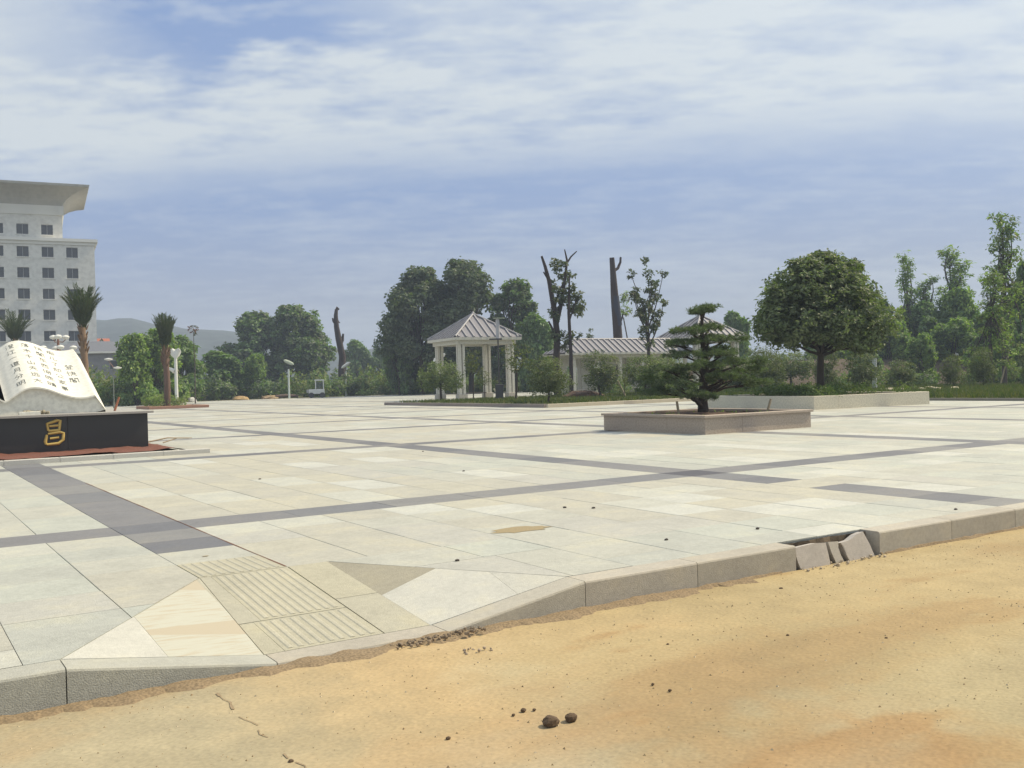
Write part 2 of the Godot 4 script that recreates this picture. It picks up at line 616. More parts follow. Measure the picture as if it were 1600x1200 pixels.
	for k in 90:
		var q := rng.randf()
		rb.lump(v(2.55 + q * 0.62, -0.185 + 0.02 * q, 5.33 + rng.randf_range(-0.05, 0.06)), Vector3.ONE * rng.randf_range(0.004, 0.014), rng, 0.4, 3, 5)
	var gl := solo("gutter_rubble", rb.mesh(), plain("rubble_grey", lin(0.22, 0.17, 0.12), 0.95), Vector3.ZERO, "dark broken rubble gathered at the low edge of the ramp", "rubble")
	gl.set_meta("kind", "stuff")

# ---------------------------------------------------------------- the paved square
const TONES := [[0.492, 0.499, 0.448], [0.484, 0.509, 0.465], [0.53, 0.541, 0.488], [0.48, 0.475, 0.416], [0.503, 0.494, 0.42], [0.457, 0.475, 0.438], [0.561, 0.576, 0.534], [0.48, 0.483, 0.445]]
const BANDS := [[0.2, 0.205, 0.22], [0.165, 0.17, 0.19], [0.25, 0.25, 0.25], [0.22, 0.22, 0.23], [0.085, 0.085, 0.105]]
const A_LINES := [10.345, 20.05, 27.7, 35.05, 42.4, 49.6, 57.0, 64.4, 71.8, 79.2, 86.6, 94.0, 101.4]
const B_LINES := [-20.0, -12.6, -5.2, 2.285, 9.735, 17.48, 24.97, 32.4, 39.9, 47.3, 54.7, 62.1, 69.5]

func in_view(a: float, b: float) -> float:
	var fwd := 0.5432 * a + 0.8396 * b
	var lat := 0.8396 * a - 0.5432 * b
	if fwd < 3.0 or absf(lat) > fwd * 0.545:
		return 0.0
	return 1.0 / (fwd * fwd * fwd)

func tone_of(a: float, b: float, patch: FastNoiseLite) -> int:
	var k := patch.get_noise_2d(a * 1.0, b * 1.0)
	var r := rng.randf()
	# creamier stone in the middle of the square, cooler right and far left: lens colour cast put into the tones
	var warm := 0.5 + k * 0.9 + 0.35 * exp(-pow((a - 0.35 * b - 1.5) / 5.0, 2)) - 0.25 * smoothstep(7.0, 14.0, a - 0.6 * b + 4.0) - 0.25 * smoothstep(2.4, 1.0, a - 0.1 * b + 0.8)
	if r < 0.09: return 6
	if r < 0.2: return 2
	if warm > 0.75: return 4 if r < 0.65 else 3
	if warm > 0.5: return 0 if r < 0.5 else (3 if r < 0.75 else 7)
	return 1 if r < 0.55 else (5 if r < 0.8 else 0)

func build_plaza() -> void:
	var grain := granite_tex(61)
	var relief := bump_tex(0.35, 62, 3.0, 1024)
	var plaza := structure("plaza_pavement")
	var bed := MB.new()
	for q in [[-45.0, 38.6, 5.61, 106.0], [38.61, 84.0, 57.0, 106.0]]:
		# leave the bed out under the sunken ramp
		if q[0] < 0:
			for s in [[-45.0, 0.7, 5.61, 7.4], [4.1, 38.6, 5.61, 7.4], [-45.0, 38.6, 7.4, 106.0]]:
				bed.quad(v(s[0], -0.012, s[2]), v(s[0], -0.012, s[3]), v(s[1], -0.012, s[3]), v(s[1], -0.012, s[2]))
		else:
			bed.quad(v(q[0], -0.012, q[2]), v(q[0], -0.012, q[3]), v(q[1], -0.012, q[3]), v(q[1], -0.012, q[2]))
	part("mortar_bed", bed.mesh(), plain("mortar_bed", lin(0.288, 0.264, 0.208), 0.95, 0, noise_tex(0.05, 0.6, 1.1, 64), 0.8), plaza)
	var patch := FastNoiseLite.new()
	patch.seed = 8; patch.frequency = 0.12; patch.fractal_octaves = 3
	# every slab: [x0, x1, b0, b1, tone or -1 - band tone]
	var slabs := []
	var w := 0.335
	var bs := [-45.0]
	for k in B_LINES: bs.append(k - w); bs.append(k + w)
	bs.append(84.0)
	var as_ := [5.61]
	for k in A_LINES: as_.append(k - w); as_.append(k + w)
	as_.append(106.0)
	var near_rows := [5.61, 5.99, 6.66, 7.33, 8.0, 8.66, 9.33, 10.01]
	for i in bs.size() - 1:
		for j in as_.size() - 1:
			var x0: float = bs[i]; var x1: float = bs[i + 1]
			var b0: float = as_[j]; var b1: float = as_[j + 1]
			if x0 >= 38.5 and b1 < 57.1: continue
			if x0 > 27.6 and x1 < 38.6 and b0 > 39.5 and b1 < 57: continue
			var across := i % 2 == 1     # inside a band that runs away across the square
			var along := j % 2 == 1      # inside a band that runs along the kerb
			var nx: int = 1 if across else maxi(1, roundi((x1 - x0) / 0.678))
			var rows := [b0]
			if along: pass
			elif j == 0:
				rows = near_rows.slice(0, near_rows.size() - 1)
			else:
				var nr := maxi(1, roundi((b1 - b0) / 1.3))
				for k in range(1, nr): rows.append(b0 + (b1 - b0) * k / nr)
			if along and not across: nx = maxi(1, roundi((x1 - x0) / 1.1))
			rows.append(b1)
			for c in nx:
				for r in rows.size() - 1:
					var s0 := x0 + (x1 - x0) * c / nx
					var s1 := x0 + (x1 - x0) * (c + 1) / nx
					var r0: float = rows[r]; var r1: float = rows[r + 1]
					var mx := (s0 + s1) / 2; var mb := (r0 + r1) / 2
					if (mx > 38.6 and mb < 57.0) or mx > 84: continue
					if j == 0 and r1 < 7.4 and s1 > 0.7 and s0 < 4.05 and mx > 0.6:
						continue                     # the ramp and its flares are built below
					if i == 7 and j == 0 and mb < 8.0: continue      # ribbed guide slab
					if mx < 5.6 and mx > -30 and mb > 21.5 and mb < 27.0: continue   # soil bed of the book
					if mx > 16.4 and mx < 19.6 and mb > 17.0 and mb < 20.3: continue
					var dark := along or across
					if across and j == 0:
						if i == 7: dark = mb > 8.66
						elif i == 9: dark = mb > 8.66 or mb < 8.0
						else: dark = rng.randf() < 0.2
					if along and across and i == 9 and j == 1: slabs.append([s0, s1, r0, r1, -5]); continue
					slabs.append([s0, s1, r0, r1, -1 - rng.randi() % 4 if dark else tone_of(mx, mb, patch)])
	var order := []
	for k in slabs.size():
		var s = slabs[k]
		order.append([in_view((s[0] + s[1]) / 2, (s[2] + s[3]) / 2) * (s[1] - s[0]) * (s[3] - s[2]), k])
	order.sort_custom(func(x, y): return x[0] > y[0])
	var shapes := {}
	var far := MB.new()
	var sm := []
	for k in TONES.size():
		sm.append(plain("granite_%d" % k, lin(TONES[k][0], TONES[k][1], TONES[k][2]), 0.72, 0, grain, 0.23, relief))
	var bm := []
	for k in BANDS.size():
		bm.append(plain("granite_dark_%d" % k, lin(BANDS[k][0], BANDS[k][1], BANDS[k][2]), 0.6, 0, grain, 0.23, relief))
	for k in order.size():
		var s = slabs[order[k][1]]
		var ctr := v((s[0] + s[1]) / 2, 0, (s[2] + s[3]) / 2)
		var gap := 0.0045
		var sz := Vector3(s[1] - s[0] - gap, 0.03, s[3] - s[2] - gap)
		if k < 297:
			var key := "%.3f %.3f" % [sz.x, sz.z]
			if not shapes.has(key):
				var g := MB.new()
				g.slab(Vector3.ZERO, sz, 0.003)
				shapes[key] = g.mesh()
			var o := part("paving_slab" if s[4] >= 0 else "band_slab", shapes[key], sm[s[4]] if s[4] >= 0 else bm[-1 - s[4]], plaza, ctr + Vector3(0, -0.03 + rng.randf_range(-0.0012, 0.0012), 0))
			o.rotation = Vector3(rng.randf_range(-0.0016, 0.0016), rng.randf_range(-0.001, 0.001), rng.randf_range(-0.0016, 0.0016))
		else:
			var t = TONES[s[4]] if s[4] >= 0 else BANDS[-1 - s[4]]
			far.col = Color(t[0], t[1], t[2])
			if order[k][0] > 0.00002:
				far.slab(ctr + Vector3(0, -0.03, 0), sz, 0.003)
			else:
				var h := sz / 2
				far.quad(ctr + Vector3(-h.x, 0, -h.z), ctr + Vector3(h.x, 0, -h.z), ctr + Vector3(h.x, 0, h.z), ctr + Vector3(-h.x, 0, h.z))
	var fs := part("farther_slabs", far.mesh(), tinted("granite_far", 0.72, grain, 0.23, relief), plaza)
	fs.set_meta("kind", "stuff")
	fs.set_meta("label", "granite slabs and dark bands of the farther square")
	build_ramp(grain, relief)
	# scuffs of dried mud and bits of litter on the slabs
	var spots := [[5.0, 7.65, 0.32, 0.16], [2.25, 8.25, 0.03, 0.02]]
	var dry := plain("dry_mud", lin(0.344, 0.279, 0.164), 0.95, 0, noise_tex(0.06, 0.7, 1.1, 71), 2.0)
	for e in spots:
		var g := MB.new()
		var ring := []
		for k in 18:
			var f: float = 1.0 + rng.randf_range(-0.25, 0.2)
			ring.append(v(e[0] + cos(TAU * k / 18) * e[2] * f, 0.0025, e[1] + sin(TAU * k / 18) * e[3] * f))
		for k in 18:
			g.tri(v(e[0], 0.004, e[1]), ring[(k + 1) % 18], ring[k])
		part("dried_mud", g.mesh(), dry, plaza)
	for e in [[3.75, 6.65], [6.2, 8.6], [6.4, 8.35], [6.6, 6.2], [7.6, 13.2], [9.2, 17.6], [5.6, 6.3], [4.8, 14.5], [8.9, 5.75]]:
		var g := MB.new()
		g.lump(Vector3.ZERO, Vector3(0.024, 0.012, 0.018), rng, 0.3, 3, 6)
		solo("litter_crumb", g.mesh(), plain("crumb", lin(0.06, 0.05, 0.045), 0.9), v(e[0], 0.006, e[1]), "small dark crumb of dirt on the pale paving slabs", "crumb", "crumbs on the square")

func ramp_y(b: float) -> float:
	return -0.168 * clampf((7.33 - b) / 1.73, 0, 1)

func build_ramp(grain: Texture2D, relief: Texture2D) -> void:
	var ramp := structure("kerb_ramp")
	var cream := plain("granite_cream", lin(0.47, 0.45, 0.35), 0.75, 0, grain, 0.23, relief)
	var cream2 := plain("granite_cream_grey", lin(0.46, 0.445, 0.36), 0.75, 0, grain, 0.23, relief)
	var white := plain("granite_white", lin(0.58, 0.58, 0.53), 0.72, 0, grain, 0.3, relief)
	# veined pale stone: streaks in the stone itself
	var f := FastNoiseLite.new()
	f.seed = 90; f.frequency = 0.02; f.fractal_octaves = 5
	var im := f.get_image(128, 1024)
	im.resize(512, 512, Image.INTERPOLATE_CUBIC)
	im.convert(Image.FORMAT_RGB8)
	for y in 512:
		for x in 512:
			var q := im.get_pixel(x, (y + x / 3) % 512).r
			im.set_pixel(x, y, Color(1, 1, 0.97).lerp(Color(0.965, 0.92, 0.85), smoothstep(0.45, 0.85, q)))
	var vein := StandardMaterial3D.new()
	vein.albedo_texture = ImageTexture.create_from_image(im)
	vein.albedo_color = lin(0.43, 0.43, 0.395)
	vein.roughness = 0.7
	vein.normal_enabled = true
	vein.normal_texture = relief
	vein.normal_scale = 0.4
	var e := 0.0015
	# a cut slab given by its outline on the ramp's surfaces: [a, y, b] corners
	var cut := func(called: String, pts: Array, mat: Material) -> void:
		var m := MB.new()
		var c := Vector3.ZERO
		for q in pts: c += v(q[0], q[1], q[2]) / pts.size()
		var top := []
		for q in pts:
			var w := v(q[0], q[1], q[2])
			top.append(w + (c - w).normalized() * e)
		for k in pts.size():
			var j := (k + 1) % pts.size()
			m.tri(c, top[j], top[k])
			m.quad(top[k], top[j], top[j] - Vector3(0, 0.04, 0), top[k] - Vector3(0, 0.04, 0))
		part(called, m.mesh(), mat, ramp)
	var low := ramp_y(5.6)
	# left flare (three pieces) and right flare
	var L0 := [0.77, 0.0, 5.61]; var L1 := [1.95, 0.0, 7.33]; var L2 := [1.85, low, 5.61]
	var mid := func(p, q, t): return [lerpf(p[0], q[0], t), lerpf(p[1], q[1], t), lerpf(p[2], q[2], t)]
	var la = mid.call(L0, L1, 0.44)
	var lb = mid.call(L0, L2, 0.5)
	cut.call("flare_slab", [L0, la, lb], white)
	cut.call("flare_slab", [la, mid.call(L0, L1, 0.97), mid.call(L2, L1, 0.55), L2, lb], vein)
	cut.call("flare_slab", [mid.call(L0, L1, 0.97), L1, mid.call(L2, L1, 0.55)], cream2)
	var R0 := [4.05, 0.0, 5.61]; var R1 := [2.95, 0.0, 7.33]; var R2 := [2.95, low, 5.61]
	var ra = mid.call(R0, R1, 0.52)
	var rb = mid.call(R2, R1, 0.42)
	cut.call("flare_slab", [R1, ra, rb], plain("granite_dun", lin(0.373, 0.349, 0.274), 0.75, 0, grain, 0.23, relief))
	var rc = mid.call(R0, R1, 0.3)
	cut.call("flare_slab", [ra, rc, mid.call(R2, R0, 0.62), R2, rb], white)
	cut.call("flare_slab", [rc, R0, mid.call(R2, R0, 0.62)], plain("granite_pale", lin(0.55, 0.55, 0.5), 0.75, 0, grain, 0.23, relief))
	# slabs cut to the flares' upper lines
	cut.call("cut_slab", [[0.588, 0, 5.61], [0.76, 0, 5.61], [0.85, 0, 5.74], [1.27, 0, 6.35], [1.27, 0, 6.66], [0.588, 0, 6.66]], plain("granite_5", Color.WHITE))
	cut.call("cut_slab", [[1.275, 0, 6.36], [1.48, 0, 6.66], [1.275, 0, 6.66]], plain("granite_1", Color.WHITE))
	cut.call("cut_slab", [[0.588, 0, 6.665], [1.27, 0, 6.665], [1.27, 0, 7.33], [0.588, 0, 7.33]], plain("granite_7", Color.WHITE))
	cut.call("cut_slab", [[1.275, 0, 6.665], [1.48, 0, 6.665], [1.94, 0, 7.33], [1.275, 0, 7.33]], plain("granite_3", Color.WHITE))
	cut.call("cut_slab", [[2.965, 0, 7.33], [3.38, 0, 6.665], [4.0, 0, 6.665], [4.0, 0, 7.33]], plain("granite_0", Color.WHITE))
	cut.call("cut_slab", [[3.385, 0, 6.66], [4.06, 0, 5.615], [4.1, 0, 5.615], [4.1, 0, 6.66]], plain("granite_7", Color.WHITE))
	cut.call("cut_slab", [[4.005, 0, 6.665], [4.65, 0, 6.665], [4.65, 0, 7.33], [4.005, 0, 7.33]], plain("granite_1", Color.WHITE))
	cut.call("cut_slab", [[4.105, 0, 5.615], [4.65, 0, 5.615], [4.65, 0, 6.66], [4.105, 0, 6.66]], plain("granite_0", Color.WHITE))
	# ramp: a plain strip on the right of the ribbed strip
	cut.call("ramp_slab", [[2.63, ramp_y(7.33), 7.33], [2.95, 0, 7.33], [2.95, ramp_y(6.4), 6.4], [2.63, ramp_y(6.4), 6.4]], cream)
	cut.call("ramp_slab", [[2.63, ramp_y(6.395), 6.395], [2.95, ramp_y(6.395), 6.395], [2.95, low, 5.61], [2.63, low, 5.61]], cream2)
	cut.call("ramp_slab", [[1.955, 0, 7.33], [2.033, 0, 7.33], [2.033, ramp_y(6.2), 6.2], [1.887, ramp_y(6.2), 6.2]], cream2)
	cut.call("ramp_slab", [[1.887, ramp_y(6.19), 6.19], [1.978, ramp_y(6.19), 6.19], [1.978, low, 5.61], [1.855, low, 5.61]], cream)
	# ribbed guide slabs for the blind
	for row in [[8.0, 7.335, 1.955], [7.325, 6.2, 2.035], [6.19, 5.61, 1.98]]:
		var m := MB.new()
		var x0: float = row[2]
		var x1 := 2.62
		var q := []
		for d in [-0.04, 0.0]:
			q.append(v(x0, ramp_y(row[1]) + d, row[1])); q.append(v(x1, ramp_y(row[1]) + d, row[1]))
			q.append(v(x1, ramp_y(row[0]) + d, row[0])); q.append(v(x0, ramp_y(row[0]) + d, row[0]))
		m.hexa(q)
		var ts := part("tactile_slab", m.mesh(), cream, ramp)
		for k in 9:
			var rx := x0 + 0.045 + (x1 - x0 - 0.08) * k / 8.4
			var g := MB.new()
			var rw := 0.019
			var r0: float = row[1] + 0.03
			var r1: float = row[0] - 0.03
			var h := 0.0045
			var c := []
			for s in [[0.0, rw], [h, rw * 0.55]]:
				c.append(v(rx - s[1], ramp_y(r0) + s[0], r0)); c.append(v(rx + s[1], ramp_y(r0) + s[0], r0))
				c.append(v(rx + s[1], ramp_y(r1) + s[0], r1)); c.append(v(rx - s[1], ramp_y(r1) + s[0], r1))
			g.hexa(c)
			part("rib", g.mesh(), plain("rib_stone", lin(0.5, 0.48, 0.385), 0.7, 0, grain, 0.23, relief), ts)
	# the open joint filled with red dust on the right of the dark band
	var j := MB.new()
	var b := 7.35
	while b < 16.0:
		var w := 0.004 + 0.005 * (0.5 + 0.5 * sin(b * 5.3))
		j.quad(v(2.618 - w, 0.0015, b), v(2.618 - w, 0.0015, b + 0.2), v(2.618 + w, 0.0015, b + 0.2), v(2.618 + w, 0.0015, b))
		b += 0.2
	part("dusty_joint", j.mesh(), plain("red_dust", lin(0.13, 0.06, 0.035), 0.95), ramp)
	build_kerb(grain, relief, low)

func build_kerb(grain: Texture2D, relief: Texture2D, low: float) -> void:
	var kerb := structure("kerb")
	var stone := []
	stone.append(plain("kerb_stone_grey", lin(0.45, 0.455, 0.41), 0.8, 0, grain, 0.3, relief))
	for k in 3:
		stone.append(plain("kerb_stone_%d" % k, lin([0.49, 0.46, 0.5][k], [0.46, 0.43, 0.475][k], [0.4, 0.37, 0.41][k]), 0.8, 0, grain, 0.3, relief))
	var one := func(a0: float, a1: float, y0: float, y1: float, k: int) -> void:
		# a stone whose top runs from y0 to y1, its outer top edge worn round
		var m := MB.new()
		var sec := func(a: float, y: float) -> Array:
			return [v(a, -0.3, 5.4), v(a, y - 0.016, 5.4), v(a, y - 0.005, 5.405), v(a, y, 5.416), v(a, y, 5.604), v(a, -0.3, 5.604)]
		var s0: Array = sec.call(a0 + 0.003, y0)
		var s1: Array = sec.call(a1 - 0.003, y1)
		for i in 5:
			m.quad(s0[i], s0[i + 1], s1[i + 1], s1[i])
		for s in [s0, s1]:
			for i in range(1, 5): m.tri(s[0], s[i], s[i + 1]) if s == s1 else m.tri(s[0], s[i + 1], s[i])
		part("kerb_stone", m.mesh(), stone[0] if k < 0 else stone[1 + k % 3], kerb)
	for k in range(-6, 0): one.call(0.76 + k * 1.0 - 0.0, 1.76 + k, 0.0, 0.0, -1)
	one.call(0.76, 1.86, 0.0, low, -1)
	one.call(1.86, 2.96, low, low, 1)
	one.call(2.96, 4.05, low, 0.0, 2)
	one.call(4.05, 5.1, 0, 0, 0)
	one.call(5.1, 6.18, 0, 0, 1)
	var x := 7.24
	var k := 0
	while x < 22:
		one.call(x, x + 1.05, 0, 0, k)
		x += 1.05
		k += 1
	# what shows behind the missing stone: rough bedding mortar
	var m := MB.new()
	for i in 12:
		for r in 4:
			var q := []
			for d in [[i, r], [i + 1, r], [i + 1, r + 1], [i, r + 1]]:
				var rr := RandomNumberGenerator.new()
				rr.seed = d[0] * 31 + d[1] * 7 + 5
				q.append(v(6.15 + d[0] * 0.094, -0.3 + d[1] * 0.072, 5.56 + rr.randf_range(-0.02, 0.02)))
			m.quad(q[0], q[3], q[2], q[1])
	part("bedding_mortar", m.mesh(), plain("bedding", lin(0.2, 0.15, 0.1), 0.95, 0, noise_tex(0.05, 0.5, 1.1, 95), 3.0), kerb)
	# facing plates of the broken stone, fallen forward and leaning against the bedding
	var plate := func(pts: Array, thick: float, mat: Material, called: String, label: String) -> void:
		# pts = outline as [along, up] from the foot, leaning back by `tilt`
		var g := MB.new()
		var front := []
		var back := []
		for p in pts:
			var y: float = p[1]
			var bb: float = 5.39 + y * p[2]
			front.append(v(p[0], -0.2 + y, bb))
			back.append(v(p[0] + 0.012, -0.2 + y - 0.012, bb + thick))
		for i in range(1, pts.size() - 1):
			g.tri(front[0], front[i], front[i + 1]); g.tri(back[0], back[i + 1], back[i])
		for i in pts.size():
			var j := (i + 1) % pts.size()
			g.quad(front[i], back[i], back[j], front[j])
		solo(called, g.mesh(), mat, Vector3.ZERO, label, "kerb stone")
	var bm := plain("broken_stone", lin(0.504, 0.47, 0.437), 0.8, 0, grain, 0.3, relief)
	plate.call([[6.235, -0.02, 0.2], [6.585, -0.02, 0.2], [6.58, 0.1, 0.2], [6.572, 0.178, 0.2], [6.45, 0.188, 0.2], [6.3, 0.183, 0.2], [6.205, 0.178, 0.2], [6.195, 0.11, 0.2], [6.205, 0.06, 0.2]], 0.07, bm, "broken_kerb_stone", "broad squarish piece of broken kerb facing next to the intact kerb end")
	plate.call([[6.665, -0.02, 0.26], [6.765, -0.02, 0.26], [6.735, 0.06, 0.26], [6.725, 0.12, 0.26], [6.74, 0.17, 0.26], [6.615, 0.178, 0.26], [6.63, 0.08, 0.26]], 0.06, plain("broken_stone_b", lin(0.47, 0.44, 0.39), 0.8, 0, grain, 0.3, relief), "broken_kerb_stone", "narrow upright shard of broken kerb standing between two larger pieces")
	plate.call([[6.835, -0.02, 0.24], [7.16, -0.01, 0.24], [7.13, 0.1, 0.24], [7.075, 0.215, 0.24], [6.98, 0.2, 0.24], [6.88, 0.165, 0.24], [6.765, 0.155, 0.24], [6.79, 0.12, 0.24], [6.8, 0.06, 0.24]], 0.07, bm, "broken_kerb_stone", "tilted broken kerb plate with a raised corner leaning beside a dark gap")
	# crumbs of stone and mortar fallen from the break
	var cr := MB.new()
	for q in 70:
		cr.lump(v(rng.randf_range(6.2, 7.25), -0.195 + rng.randf() * 0.01, 5.36 + rng.randf_range(-0.08, 0.05)), Vector3.ONE * (0.003 + 0.012 * pow(rng.randf(), 3.0)), rng, 0.4, 3, 5)
	solo("stone_crumbs", cr.mesh(), plain("crumb_stone", lin(0.4, 0.34, 0.26), 0.9), Vector3.ZERO, "crumbs of stone scattered below the broken kerb", "rubble").set_meta("kind", "stuff")

